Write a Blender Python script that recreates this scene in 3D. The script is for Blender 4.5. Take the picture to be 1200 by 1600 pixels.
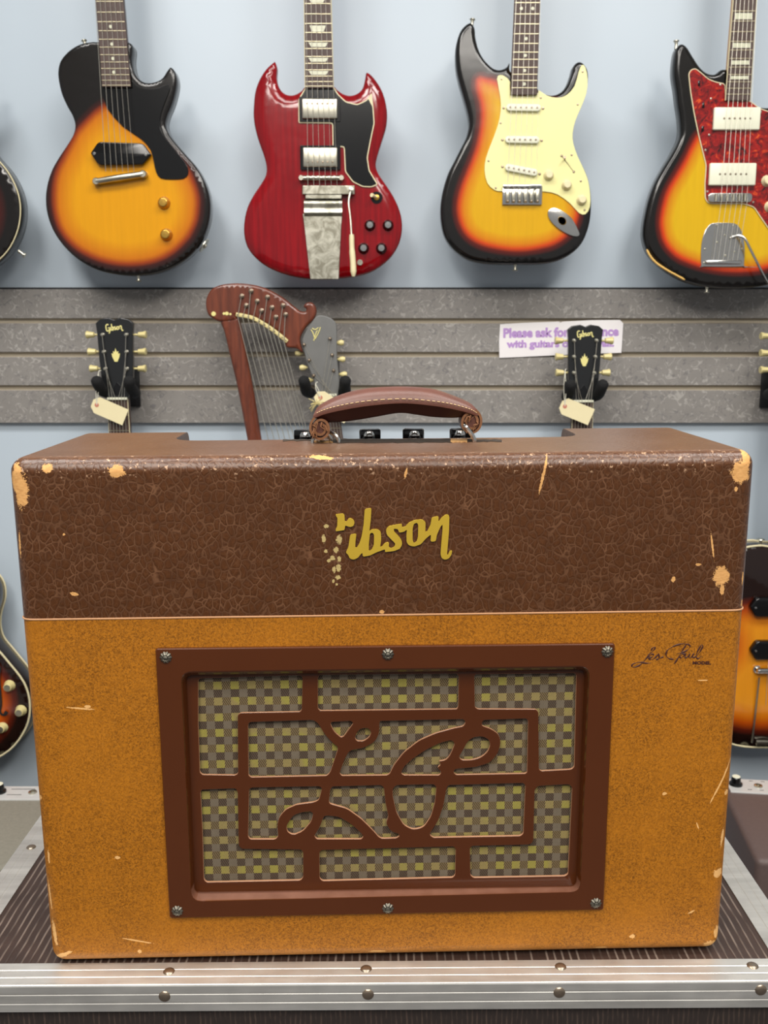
import bpy, bmesh, math, random
from math import sin, cos, pi, atan, sqrt, radians
from mathutils import Vector, Matrix, geometry
import numpy as np
random.seed(7)
S = bpy.context.scene
for o in list(bpy.data.objects): bpy.data.objects.remove(o)
COL = S.collection

# ------------------------------------------------------------------ camera, world, lights, exposure
CAMZ = 1.35
F = 1500.0
PITCH = atan(278 / 1500)
cam = bpy.data.cameras.new('camera'); camo = bpy.data.objects.new('camera', cam); COL.objects.link(camo)
camo.location = (0, 0, CAMZ); camo.rotation_euler = (pi / 2 - PITCH, 0, 0)
cam.sensor_fit = 'VERTICAL'; cam.sensor_height = 36; cam.lens = F / 1600 * 36
cam.clip_start = .02; cam.clip_end = 50
cam.dof.use_dof = True; cam.dof.focus_distance = .84; cam.dof.aperture_fstop = 17
S.camera = camo
S.view_settings.view_transform = 'Standard'; S.view_settings.look = 'None'
S.view_settings.gamma = 1; S.view_settings.use_curve_mapping = False
S.view_settings.exposure = 0.0

W = bpy.data.worlds.new('shop_air'); S.world = W; W.use_nodes = True
bg = W.node_tree.nodes['Background']
bg.inputs[0].default_value = (.97, .985, 1.0, 1); bg.inputs[1].default_value = .35

def area(name, loc, size, power, col=(1, .97, .93), rot=(0, 0, 0), spread=180):
    l = bpy.data.lights.new(name, 'AREA'); l.shape = 'RECTANGLE'; l.size, l.size_y = size
    l.energy = power; l.color = col; l.spread = radians(spread)
    o = bpy.data.objects.new(name, l); o.location = loc; o.rotation_euler = rot; COL.objects.link(o); return o
CEIL = 3.0
area('ceiling_lamp_wall_left', (-.95, .75, CEIL - .03), (.6, .6), 23)
area('ceiling_lamp_wall_right', (1.05, .75, CEIL - .03), (.6, .6), 23)
area('ceiling_lamp_front_left', (-.75, -.75, CEIL - .03), (.6, 1.2), 48, (1, .95, .88))
area('ceiling_lamp_front_right', (.85, -.75, CEIL - .03), (.6, 1.2), 48, (1, .95, .88))
area('ceiling_lamp_wall_middle', (0, .80, CEIL - .03), (1.1, .5), 20)
area('ceiling_lamp_back', (0, -1.7, CEIL - .03), (1.6, .6), 58, (1, .95, .88))

# ------------------------------------------------------------------ maths helpers
FWD = Vector((0, cos(PITCH), -sin(PITCH))); UP = Vector((0, sin(PITCH), cos(PITCH)))
CAM = Vector((0, 0, CAMZ))
def ray(px, py): return FWD * F + Vector((1, 0, 0)) * (px - 600) + UP * (800 - py)
def P(px, py, Y):
    d = ray(px, py); return CAM + d * (Y / d.y)
def loc_on(M, px, py, y=0.0):
    """pixel -> point of a thing's own frame, on its plane local y"""
    Mi = M.inverted(); c = Mi @ CAM; d = Mi.to_3x3() @ ray(px, py)
    return c + d * ((y - c.y) / d.y)
def top_on(M, px, py, z=0.0):
    Mi = M.inverted(); c = Mi @ CAM; d = Mi.to_3x3() @ ray(px, py)
    return c + d * ((z - c.z) / d.z)
def smooth_closed(pts, n=4, sharp=()):
    out = []; m = len(pts)
    for i in range(m):
        p0, p1, p2, p3 = [Vector(pts[(i + k) % m][:2]) for k in (-1, 0, 1, 2)]
        for j in range(n):
            t = j / n
            out.append(.5 * ((2 * p1) + (p2 - p0) * t + (2 * p0 - 5 * p1 + 4 * p2 - p3) * t * t + (3 * p1 - p0 - 3 * p2 + p3) * t ** 3))
    return out
def smooth_open(pts, n=6):
    pts = [Vector(p) for p in pts]; out = []
    q = [pts[0] * 2 - pts[1]] + pts + [pts[-1] * 2 - pts[-2]]
    for i in range(1, len(q) - 2):
        p0, p1, p2, p3 = q[i - 1:i + 3]
        for j in range(n):
            t = j / n
            out.append(.5 * ((2 * p1) + (p2 - p0) * t + (2 * p0 - 5 * p1 + 4 * p2 - p3) * t * t + (3 * p1 - p0 - 3 * p2 + p3) * t ** 3))
    out.append(pts[-1]); return out
def area2(p): return sum(p[i - 1][0] * p[i][1] - p[i][0] * p[i - 1][1] for i in range(len(p))) / 2
def round_poly(pts, r, n=4):
    """polygon with rounded corners"""
    out = []; m = len(pts)
    for i in range(m):
        a, b, c = [Vector(pts[(i + k) % m][:2]) for k in (-1, 0, 1)]
        u = (a - b); v = (c - b); lu, lv = u.length, v.length
        if lu < 1e-9 or lv < 1e-9: continue
        rr = min(r, lu * .45, lv * .45); s = b + u / lu * rr; e = b + v / lv * rr
        for j in range(n + 1):
            t = j / n; out.append((1 - t) ** 2 * s + 2 * t * (1 - t) * b + t * t * e)
    return out
def grad_poly(Q, poly):
    Q = np.asarray(Q, float); A = np.asarray([tuple(p) for p in poly], float); B = np.roll(A, -1, 0)
    best = np.full(len(Q), 1e9); N = np.zeros_like(Q)
    for a, b in zip(A, B):
        ab = b - a; L = (ab ** 2).sum() + 1e-18
        t = np.clip(((Q - a) @ ab) / L, 0, 1); v = Q - (a + t[:, None] * ab); d = np.hypot(*v.T); k = d < best - 1e-9
        best[k] = d[k]; N[k] = v[k]
    return best, N
def dist_poly(Q, poly):
    Q = np.asarray(Q, float); A = np.asarray([tuple(p) for p in poly], float); B = np.roll(A, -1, 0)
    best = np.full(len(Q), 1e9)
    for a, b in zip(A, B):
        ab = b - a; L = (ab ** 2).sum() + 1e-18
        t = np.clip(((Q - a) @ ab) / L, 0, 1); d = np.hypot(*(Q - (a + t[:, None] * ab)).T); best = np.minimum(best, d)
    return best
def inside_poly(Q, poly):
    Q = np.asarray(Q, float); A = np.asarray([tuple(p) for p in poly], float); B = np.roll(A, -1, 0)
    c = np.zeros(len(Q), bool)
    for a, b in zip(A, B):
        if abs(b[1] - a[1]) < 1e-12: continue
        k = ((a[1] > Q[:, 1]) != (b[1] > Q[:, 1])) & (Q[:, 0] < (b[0] - a[0]) * (Q[:, 1] - a[1]) / (b[1] - a[1]) + a[0])
        c ^= k
    return c

# ------------------------------------------------------------------ object helpers
MATRIX = {}
def thing(name, label, cat, M=None, group=None):
    o = bpy.data.objects.new(name, None); COL.objects.link(o); o.empty_display_size = .05
    M = M or Matrix(); o.matrix_world = M; MATRIX[o] = M.copy()
    o['label'] = label; o['category'] = cat
    if group: o['group'] = group
    return o
def T(x, y=None, z=None):
    return Matrix.Translation(x if y is None else (x, y, z))
def obj(name, bm, mats, parent=None, world=False, smooth=True, wn=False, sharp=35, label=None):
    if world and parent is not None: bm.transform(MATRIX[parent].inverted())
    me = bpy.data.meshes.new(name); bm.to_mesh(me); bm.free()
    for m in (mats if isinstance(mats, (list, tuple)) else [mats]): me.materials.append(m)
    o = bpy.data.objects.new(name, me); COL.objects.link(o)
    if smooth:
        me.polygons.foreach_set('use_smooth', [True] * len(me.polygons))
        if sharp and 'cn' not in me.attributes: me.set_sharp_from_angle(angle=radians(sharp))
    if 'cn' in me.attributes:
        me.normals_split_custom_set_from_vertices([tuple(d.vector) for d in me.attributes['cn'].data])
    if wn:
        w = o.modifiers.new('wn', 'WEIGHTED_NORMAL'); w.keep_sharp = True; w.weight = 100
    if parent is not None:
        o.parent = parent; MATRIX[o] = MATRIX[parent]
    else: MATRIX[o] = Matrix()
    if label: o['label'] = label
    return o
def struct(name, bm, mats, **k):
    o = obj(name, bm, mats, **k); o['kind'] = 'structure'; return o
def BM(): return bmesh.new()
def box(bm, lo, hi, bev=0, seg=2, M=None, mi=0):
    lo, hi = Vector(lo), Vector(hi); c = (lo + hi) / 2; s = hi - lo
    t = BM(); bmesh.ops.create_cube(t, size=1); 
    bmesh.ops.scale(t, vec=s, verts=t.verts)
    if bev: bmesh.ops.bevel(t, geom=t.edges[:], offset=bev, segments=seg, profile=.5, affect='EDGES')
    bmesh.ops.translate(t, vec=c, verts=t.verts)
    if M is not None: t.transform(M)
    merge(bm, t, mi); return bm
def merge(bm, t, mi=None):
    vs = {v: bm.verts.new(v.co) for v in t.verts}
    for f in t.faces:
        try:
            g = bm.faces.new([vs[v] for v in f.verts]); g.material_index = f.material_index if mi is None else mi; g.smooth = f.smooth
        except ValueError: pass
    t.free()
def tube(bm, pts, r, n=8, cap=True, mi=0, flat=1.0, up=None):
    pts = [Vector(p) for p in pts]; m = len(pts); rs = r if isinstance(r, (list, tuple)) else [r] * m
    d0 = (pts[1] - pts[0]).normalized(); ref = up or (Vector((0, 0, 1)) if abs(d0.z) < .9 else Vector((1, 0, 0)))
    rings = []; nrm = None
    for i, p in enumerate(pts):
        d = (pts[min(i + 1, m - 1)] - pts[max(i - 1, 0)]).normalized()
        if nrm is None or up is not None: nrm = (ref - d * ref.dot(d)).normalized()
        else:
            nrm = (nrm - d * nrm.dot(d)).normalized()
        b = d.cross(nrm)
        rings.append([bm.verts.new(p + (nrm * cos(2 * pi * k / n) * flat + b * sin(2 * pi * k / n)) * rs[i]) for k in range(n)])
    for i in range(m - 1):
        for k in range(n):
            f = bm.faces.new((rings[i][k], rings[i][(k + 1) % n], rings[i + 1][(k + 1) % n], rings[i + 1][k])); f.material_index = mi
    if cap:
        f = bm.faces.new(rings[0][::-1]); f.material_index = mi; f = bm.faces.new(rings[-1]); f.material_index = mi
    return bm
def lathe(bm, prof, c, axis='y', n=24, mi=0, flute=0, nf=8, sx=1, rot=None):
    """prof: (r, h) pairs; h runs towards the viewer (-y) for axis y, up for axis z"""
    c = Vector(c); rings = []
    for r, h in prof:
        ring = []
        for k in range(n):
            a = 2 * pi * k / n; rr = r * (1 + flute * cos(nf * a)) if r > 0 else 0
            v = Vector((rr * cos(a) * sx, -h, rr * sin(a))) if axis == 'y' else Vector((rr * cos(a) * sx, rr * sin(a), h))
            if axis == 'x': v = Vector((h, rr * cos(a), rr * sin(a)))
            if rot is not None: v = rot @ v
            ring.append(bm.verts.new(c + v))
        rings.append(ring)
    for i in range(len(rings) - 1):
        for k in range(n):
            q = (rings[i][k], rings[i][(k + 1) % n], rings[i + 1][(k + 1) % n], rings[i + 1][k])
            f = bm.faces.new(q); f.material_index = mi
    for rg in (rings[0], rings[-1]):
        try: f = bm.faces.new(rg); f.material_index = mi
        except ValueError: pass
    bmesh.ops.recalc_face_normals(bm, faces=bm.faces)
    return bm
def torus(bm, c, R, r, axis='y', n=24, m=8, a0=0, a1=2 * pi, mi=0, rot=None):
    full = abs(a1 - a0 - 2 * pi) < 1e-6; pts = []
    for k in range(n if full else n + 1):
        a = a0 + (a1 - a0) * k / n
        v = Vector((cos(a) * R, 0, sin(a) * R)) if axis == 'y' else (Vector((cos(a) * R, sin(a) * R, 0)) if axis == 'z' else Vector((0, cos(a) * R, sin(a) * R)))
        if rot is not None: v = rot @ v
        pts.append(Vector(c) + v)
    if full: pts.append(pts[0].copy()); 
    tube(bm, pts, r, m, cap=not full, mi=mi)
    if full: bmesh.ops.remove_doubles(bm, verts=bm.verts, dist=1e-6)
    return bm
def plate(outline, holes, y, th, bev=0, seg=2, side_mi=None, z0=0):
    """flat plate with holes in the x-z plane, front face at y, thickness th going back"""
    cu = bpy.data.curves.new('t', 'CURVE'); cu.dimensions = '2D'; cu.fill_mode = 'BOTH'
    cu.extrude = max(th / 2 - bev, 0); cu.bevel_depth = bev; cu.bevel_resolution = seg; cu.offset = -bev if bev else 0
    for pl in [outline] + list(holes):
        sp = cu.splines.new('POLY'); sp.points.add(len(pl) - 1)
        for i, p in enumerate(pl): sp.points[i].co = (p[0], p[1], 0, 1)
        sp.use_cyclic_u = True
    o = bpy.data.objects.new('t', cu); COL.objects.link(o)
    dg = bpy.context.evaluated_depsgraph_get(); dg.update()
    me = bpy.data.meshes.new_from_object(o.evaluated_get(dg))
    bm = BM(); bm.from_mesh(me); bpy.data.objects.remove(o); bpy.data.curves.remove(cu); bpy.data.meshes.remove(me)
    bmesh.ops.remove_doubles(bm, verts=bm.verts, dist=1e-7)
    bmesh.ops.recalc_face_normals(bm, faces=bm.faces)
    for v in bm.verts:
        u, w, h = v.co; v.co = Vector((u, y + th / 2 - h, w))
    bmesh.ops.recalc_face_normals(bm, faces=bm.faces)
    if side_mi is not None:
        bm.normal_update()
        for f in bm.faces:
            if abs(f.normal.y) < .9: f.material_index = side_mi
    return bm
def text_bm(s, size, y, th=.0004, origin=(0, 0), width=None, height=None, bold=0, shear=0, rot=0, align='CENTER'):
    cu = bpy.data.curves.new('t', 'FONT'); cu.body = s; cu.size = size; cu.extrude = th / 2; cu.align_x = align; cu.offset = bold; cu.shear = shear; cu.resolution_u = 3
    o = bpy.data.objects.new('t', cu); COL.objects.link(o)
    dg = bpy.context.evaluated_depsgraph_get(); dg.update()
    me = bpy.data.meshes.new_from_object(o.evaluated_get(dg)); bm = BM(); bm.from_mesh(me)
    bpy.data.objects.remove(o); bpy.data.curves.remove(cu); bpy.data.meshes.remove(me)
    xs = [v.co.x for v in bm.verts]; ys = [v.co.y for v in bm.verts]
    cx, cy = (max(xs) + min(xs)) / 2, (max(ys) + min(ys)) / 2
    kx = width / (max(xs) - min(xs)) if width else 1; ky = height / (max(ys) - min(ys)) if height else kx
    for v in bm.verts:
        u, w = (v.co.x - cx) * kx, (v.co.y - cy) * ky
        v.co = Vector((origin[0] + u * cos(rot) - w * sin(rot), y - v.co.z, origin[1] + u * sin(rot) + w * cos(rot)))
    return bm

# ------------------------------------------------------------------ materials
def lin(c): return tuple(((v / 255) / 12.92 if v / 255 <= .04045 else (((v / 255) + .055) / 1.055) ** 2.4) for v in c) + (1,)
class NT:
    def __init__(s, name):
        s.m = bpy.data.materials.new(name); s.m.use_nodes = True; s.t = s.m.node_tree; s.n = s.t.nodes; s.l = s.t.links
        s.b = s.n['Principled BSDF']
    def new(s, typ, **k):
        n = s.n.new(typ)
        for a, v in k.items(): setattr(n, a, v)
        return n
    def link(s, a, b): s.l.new(a, b)
    def coord(s, kind='Object'): return s.new('ShaderNodeTexCoord').outputs[kind]
    def math(s, op, a, b=0.0, c=0.0, clamp=False):
        n = s.new('ShaderNodeMath', operation=op, use_clamp=clamp)
        for i, v in enumerate((a, b, c)):
            if isinstance(v, (int, float)): n.inputs[i].default_value = v
            else: s.link(v, n.inputs[i])
        return n.outputs[0]
    def sep(s, v):
        n = s.new('ShaderNodeSeparateXYZ'); s.link(v, n.inputs[0]); return n.outputs
    def mapping(s, v, loc=(0, 0, 0), rot=(0, 0, 0), sc=(1, 1, 1), typ='POINT'):
        n = s.new('ShaderNodeMapping', vector_type=typ); s.link(v, n.inputs[0])
        n.inputs[1].default_value = loc; n.inputs[2].default_value = rot; n.inputs[3].default_value = sc; return n.outputs[0]
    def noise(s, v, scale, detail=2, rough=.5, dist=0, out=0):
        n = s.new('ShaderNodeTexNoise'); s.link(v, n.inputs['Vector']); n.inputs['Scale'].default_value = scale
        n.inputs['Detail'].default_value = detail; n.inputs['Roughness'].default_value = rough; n.inputs['Distortion'].default_value = dist
        return n.outputs[out]
    def vor(s, v, scale, feature='DISTANCE_TO_EDGE', rnd=1, out=0):
        n = s.new('ShaderNodeTexVoronoi', feature=feature); s.link(v, n.inputs['Vector']); n.inputs['Scale'].default_value = scale
        n.inputs['Randomness'].default_value = rnd; return n.outputs[out]
    def ramp(s, v, stops, mode='LINEAR'):
        n = s.new('ShaderNodeValToRGB'); r = n.color_ramp; r.interpolation = mode
        while len(r.elements) > 1: r.elements.remove(r.elements[-1])
        r.elements[0].position = stops[0][0]; r.elements[0].color = stops[0][1]
        for p, c in stops[1:]:
            e = r.elements.new(p); e.color = c
        s.link(v, n.inputs[0]); return n.outputs[0]
    def mix(s, f, a, b, blend='MIX'):
        n = s.new('ShaderNodeMix', data_type='RGBA', blend_type=blend)
        if isinstance(f, (int, float)): n.inputs[0].default_value = f
        else: s.link(f, n.inputs[0])
        for i, v in ((6, a), (7, b)):
            if isinstance(v, tuple): n.inputs[i].default_value = v
            else: s.link(v, n.inputs[i])
        return n.outputs[2]
    def step(s, v, lo, hi):
        n = s.new('ShaderNodeMapRange', interpolation_type='SMOOTHSTEP'); s.link(v, n.inputs[0])
        n.inputs[1].default_value = lo; n.inputs[2].default_value = hi; return n.outputs[0]
    def bump(s, h, strength=.5, dist=.001, prev=None):
        n = s.new('ShaderNodeBump'); s.link(h, n.inputs['Height']); n.inputs['Strength'].default_value = strength; n.inputs['Distance'].default_value = dist
        if prev is not None: s.link(prev, n.inputs['Normal'])
        return n.outputs[0]
    def base(s, c):
        if isinstance(c, tuple): s.b.inputs['Base Color'].default_value = c
        else: s.link(c, s.b.inputs['Base Color'])
    def set(s, **k):
        for a, v in k.items():
            i = s.b.inputs[a.replace('_', ' ')]
            if isinstance(v, (int, float, tuple)): i.default_value = v
            else: s.link(v, i)
def simple(name, rgb, rough=.5, metal=0, coat=0, var=.0, vscale=60, bump=0, bscale=300):
    t = NT(name); c = lin(rgb); co = t.coord()
    n = t.noise(co, vscale, 3)
    k = max(var, .02)
    dk = tuple(v * (1 - k) for v in c[:3]) + (1,); lt = tuple(min(1, v * (1 + k)) for v in c[:3]) + (1,)
    t.base(t.mix(n, dk, lt)); t.set(Roughness=rough, Metallic=metal, Coat_Weight=coat, Coat_Roughness=.05)
    if bump: t.set(Normal=t.bump(t.noise(co, bscale, 3), bump, .0006))
    return t.m
M = {}
M['chrome'] = simple('polished_metal', (205, 203, 198), .16, 1, var=.08)
M['nickel'] = simple('aged_nickel', (190, 186, 170), .3, 1, var=.2, vscale=90)
M['gold'] = simple('aged_gold', (190, 150, 70), .3, .85, var=.15)
M['black'] = simple('black_gloss_plastic', (9, 9, 10), .16, 0, 0)
M['black_matte'] = simple('black_foam', (13, 13, 14), .9, var=.2)
M['black_metal'] = simple('black_painted_metal', (18, 18, 20), .55)
M['cream'] = simple('cream_plastic', (226, 214, 172), .35, var=.05)
M['white'] = simple('white_plastic', (228, 228, 205), .35, var=.04)
M['mint'] = simple('aged_mint_pickguard', (232, 226, 160), .3, 0, .3, var=.03, vscale=15)
M['binding'] = simple('cream_binding', (214, 203, 165), .4, var=.1)
M['pearl'] = simple('pearl_inlay', (205, 205, 180), .3, var=.25, vscale=220)
M['rosewood'] = simple('rosewood', (72, 54, 48), .55, var=.35, vscale=140)
M['fret'] = simple('fret_wire', (205, 196, 165), .3, .9)
M['string'] = simple('string_wire', (200, 195, 182), .35, .8)
M['neckwood'] = simple('neck_wood', (60, 30, 20), .35, 0, .3, var=.15)
M['maple'] = simple('aged_maple_neck', (190, 140, 80), .35, 0, .3, var=.1)
M['tuner'] = simple('aged_tuner_button', (212, 198, 140), .35, var=.12)
M['dark'] = simple('dark_recess', (22, 17, 14), .8)
M['paper_tag'] = simple('manila_tag', (226, 214, 172), .7, var=.05, vscale=40)
M['tag_hole'] = simple('tag_reinforcement', (190, 120, 100), .7)
M['thread'] = simple('white_thread', (215, 212, 195), .8)
M['head_black'] = simple('black_headstock_lacquer', (20, 21, 22), .28, 0, .4)
M['head_grey'] = simple('worn_grey_headstock', (108, 108, 106), .45, var=.12, vscale=40)
M['logo_gold'] = simple('gold_inlay', (224, 214, 140), .4)

def burst_mat(name, stops, rough=.18):
    t = NT(name); a = t.new('ShaderNodeAttribute'); a.attribute_name = 'burst'
    co = t.coord(); n = t.noise(co, 12, 3)
    v = t.math('ADD', a.outputs['Fac'], t.math('MULTIPLY', t.math('SUBTRACT', n, .5), .006))
    v = t.math('MULTIPLY_ADD', v, 1 / .16, .5)
    c = t.ramp(v, [(.5 + d / .16, lin(col)) for d, col in stops])
    g = t.noise(t.mapping(co, sc=(120, 120, 8)), 1, 3)
    c = t.mix(t.math('MULTIPLY', g, .16), c, (.02, .01, .0, 1))
    t.base(c); t.set(Roughness=rough, Coat_Weight=.15, Coat_Roughness=.06)
    t.set(Normal=t.bump(t.noise(co, 18, 2), .05, .01))
    return t.m
M['burst_jr'] = burst_mat('tobacco_sunburst', [(-.016, (14, 12, 12)), (-.006, (60, 18, 14)), (.002, (150, 58, 12)), (.012, (198, 112, 4)), (.045, (218, 150, 4))])
M['burst_strat'] = burst_mat('three_tone_sunburst', [(-.014, (12, 11, 12)), (-.004, (90, 20, 12)), (.004, (200, 66, 14)), (.013, (208, 124, 8)), (.032, (216, 164, 14))])
M['burst_jazz'] = burst_mat('worn_three_tone_sunburst', [(-.014, (12, 11, 11)), (-.005, (95, 18, 8)), (.003, (205, 60, 12)), (.012, (208, 130, 8)), (.028, (216, 172, 14))])
M['burst_dark'] = burst_mat('dark_cherry_sunburst', [(-.03, (14, 11, 11)), (-.01, (70, 18, 12)), (.01, (190, 66, 20)), (.03, (225, 110, 30))])
M['burst_es'] = burst_mat('hollowbody_sunburst', [(-.02, (26, 10, 8)), (-.006, (90, 26, 12)), (.012, (180, 74, 8)), (.03, (206, 112, 12)), (.06, (222, 142, 24))])

t = NT('cherry_mahogany'); co = t.coord(); g = t.noise(t.mapping(co, sc=(160, 60, 7)), 1, 4)
t.base(t.ramp(g, [(.3, lin((112, 3, 12))), (.7, lin((140, 5, 15)))])); t.set(Roughness=.15, Coat_Weight=.2, Coat_Roughness=.04, Normal=t.bump(t.noise(co, 20, 2), .06, .01)); M['cherry'] = t.m
t = NT('tortoiseshell_plastic'); co = t.coord(); g = t.noise(co, 60, 4, .6, 1.5); h = t.noise(co, 170, 3)
c = t.ramp(g, [(.33, lin((50, 10, 12))), (.48, lin((130, 16, 16))), (.60, lin((160, 24, 16))), (.72, lin((222, 90, 30)))])
t.base(t.mix(t.step(h, .62, .74), c, lin((30, 12, 14)))); t.set(Roughness=.2, Coat_Weight=.5); M['tort'] = t.m
t = NT('engraved_nickel'); co = t.coord(); g = t.noise(co, 45, 4, .6, 1.)
t.base(t.ramp(g, [(.4, lin((150, 146, 130))), (.62, lin((205, 202, 186)))])); t.set(Roughness=.34, Metallic=.9); M['lyre'] = t.m
t = NT('reddish_mahogany'); co = t.coord(); g = t.noise(t.mapping(co, sc=(90, 60, 8)), 1, 4, .6, .5)
t.base(t.ramp(g, [(.3, lin((82, 38, 24))), (.7, lin((118, 58, 36)))])); t.set(Roughness=.3, Coat_Weight=.3); M['mahogany'] = t.m

# walls and room
t = NT('blue_grey_wall_paint'); co = t.coord(); t.base(t.mix(t.noise(co, 3, 3), lin((184, 197, 208)), lin((192, 204, 214))))
t.set(Roughness=.38, Normal=t.bump(t.noise(co, 220, 2), .06, .001)); M['wall'] = t.m
t = NT('slatwall_laminate'); co = t.coord()
n1 = t.noise(co, 34, 1, .4, 1.8); l1 = t.math('SUBTRACT', 1, t.step(t.math('ABSOLUTE', t.math('SUBTRACT', n1, .5)), .010, .045))
n2 = t.noise(t.mapping(co, loc=(3, 1, 2)), 42, 1, .4, 1.6); l2 = t.math('SUBTRACT', 1, t.step(t.math('ABSOLUTE', t.math('SUBTRACT', n2, .5)), .006, .035))
m1 = t.step(t.noise(co, 75, 1), .44, .54); m2 = t.step(t.noise(t.mapping(co, loc=(7, 5, 0)), 75, 1), .46, .56)
b0 = t.mix(t.noise(co, 30, 3), lin((126, 122, 118)), lin((140, 136, 131)))
c = t.mix(t.math('MULTIPLY', t.math('MULTIPLY', l1, m1), .6), b0, lin((176, 172, 166)))
c = t.mix(t.math('MULTIPLY', t.math('MULTIPLY', l2, m2), .6), c, lin((98, 96, 98)))
t.base(c); t.set(Roughness=.5); M['slat'] = t.m
M['groove'] = simple('slat_groove_edge', (176, 166, 148), .6, var=.06)
M['floor'] = simple('grey_carpet', (70, 70, 74), .95, var=.3, vscale=400)
M['ceil'] = simple('ceiling_tile', (225, 225, 222), .9)

# ------------------------------------------------------------------ room shell
WALL = 2.20
bm = BM(); box(bm, (-2.6, WALL, 0), (2.6, WALL + .1, CEIL)); struct('wall_back', bm, M['wall'], smooth=False)
bm = BM(); box(bm, (-2.6, -3.6, -.05), (2.6, WALL + .1, 0)); struct('floor', bm, M['floor'], smooth=False)
bm = BM(); box(bm, (-2.6, -3.6, CEIL), (2.6, WALL + .1, CEIL + .05)); struct('ceiling', bm, M['ceil'], smooth=False)
# slatwall band: profile extruded along x
SL = WALL - .016
zt, zb = P(600, 452, SL).z, P(600, 661, SL).z
pitch_s = (zt - zb) / 4
bm = BM(); prof = []; mi = []
for k in range(4):
    a = zt - k * pitch_s; b = a - pitch_s
    lip = .0105 if k < 3 else 0
    prof += [(SL + .001, a), (SL, a - .001), (SL, b + lip + .001), (SL + .0015, b + lip)]; mi += [0, 0, 0, 1]
    if k < 3: prof += [(SL + .011, b + lip), (SL + .011, b + .002), (SL + .0045, b)]; mi += [1, 1, 1]
prof = [(WALL - .0005, zt)] + prof + [(WALL - .0005, zb)]; mi = [0] + mi + [0]
L = [[bm.verts.new((x, y, z)) for y, z in prof] for x in (-2.5, 2.5)]
for i in range(len(prof) - 1):
    f = bm.faces.new((L[0][i], L[0][i + 1], L[1][i + 1], L[1][i])); f.material_index = mi[i]
for q in L: bm.faces.new(q)
bmesh.ops.recalc_face_normals(bm, faces=bm.faces)
struct('trim_1', bm, [M['slat'], M['groove']], smooth=False)
bm = BM(); box(bm, (-2.5, SL + .002, zt - .0005), (2.5, WALL - .0002, zt + .004)); struct('shadow_strip', bm, M['black_metal'], smooth=False)  # black strip drawn in place of the shadow line above the slats

# ------------------------------------------------------------------ flight case and hero amplifier frames
ROLL = .0077; YAW = .0204
TOPZ = CAMZ - .564
def frame(x, y, z, yaw, roll): return T(x, y, z) @ Matrix.Rotation(yaw, 4, 'Z') @ Matrix.Rotation(-roll, 4, 'Y')
MC = frame(-.012, .757, TOPZ, 0, ROLL * .95)
MA = frame(0, .7905, TOPZ + .0005, YAW, ROLL)

# materials of the case
t = NT('scuffed_aluminium'); co = t.coord()
g = t.noise(t.mapping(co, sc=(6, 60, 60)), 1, 4, .6); s2 = t.noise(co, 35, 4, .6)
t.base(t.ramp(g, [(.3, lin((196, 194, 188))), (.7, lin((226, 224, 218)))])); t.set(Metallic=.85, Roughness=t.math('MULTIPLY_ADD', s2, .3, .32)); M['alu'] = t.m
t = NT('ribbed_case_laminate'); co = t.coord(); sx = t.sep(co)
wob = t.math('MULTIPLY', t.math('SUBTRACT', t.noise(co, 14, 2), .5), .0035)
u = t.math('FRACT', t.math('MULTIPLY', t.math('ADD', sx[0], wob), 1 / .0072))
ln = t.math('SUBTRACT', 1, t.step(t.math('ABSOLUTE', t.math('SUBTRACT', u, .5)), .05, .2))
br = t.step(t.noise(t.mapping(co, sc=(140, 18, 140)), 1, 3), .36, .6)
c = t.mix(t.noise(t.mapping(co, sc=(40, 40, 40)), 1, 4), lin((38, 27, 23)), lin((66, 49, 42)))
c = t.mix(t.math('MULTIPLY', t.math('MULTIPLY', ln, br), .55), c, lin((150, 134, 122)))
t.base(c); t.set(Roughness=.45, Normal=t.bump(ln, .6, .0006)); M['laminate'] = t.m
t = NT('ribbed_case_side'); co = t.coord(); sx = t.sep(co)
u = t.math('FRACT', t.math('MULTIPLY', t.math('ADD', sx[0], t.math('MULTIPLY', t.noise(co, 30, 2), .004)), 1 / .0045))
ln = t.math('SUBTRACT', 1, t.step(t.math('ABSOLUTE', t.math('SUBTRACT', u, .5)), .05, .3))
br = t.step(t.noise(t.mapping(co, sc=(200, 200, 60)), 1, 3), .35, .7)
t.base(t.mix(t.math('MULTIPLY', t.math('MULTIPLY', ln, br), .5), lin((36, 27, 23)), lin((84, 68, 58)))); t.set(Roughness=.7, Normal=t.bump(ln, .5, .0006)); M['laminate_side'] = t.m
M['rivet'] = simple('rivet_metal', (150, 135, 118), .3, .9, var=.2)

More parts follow.
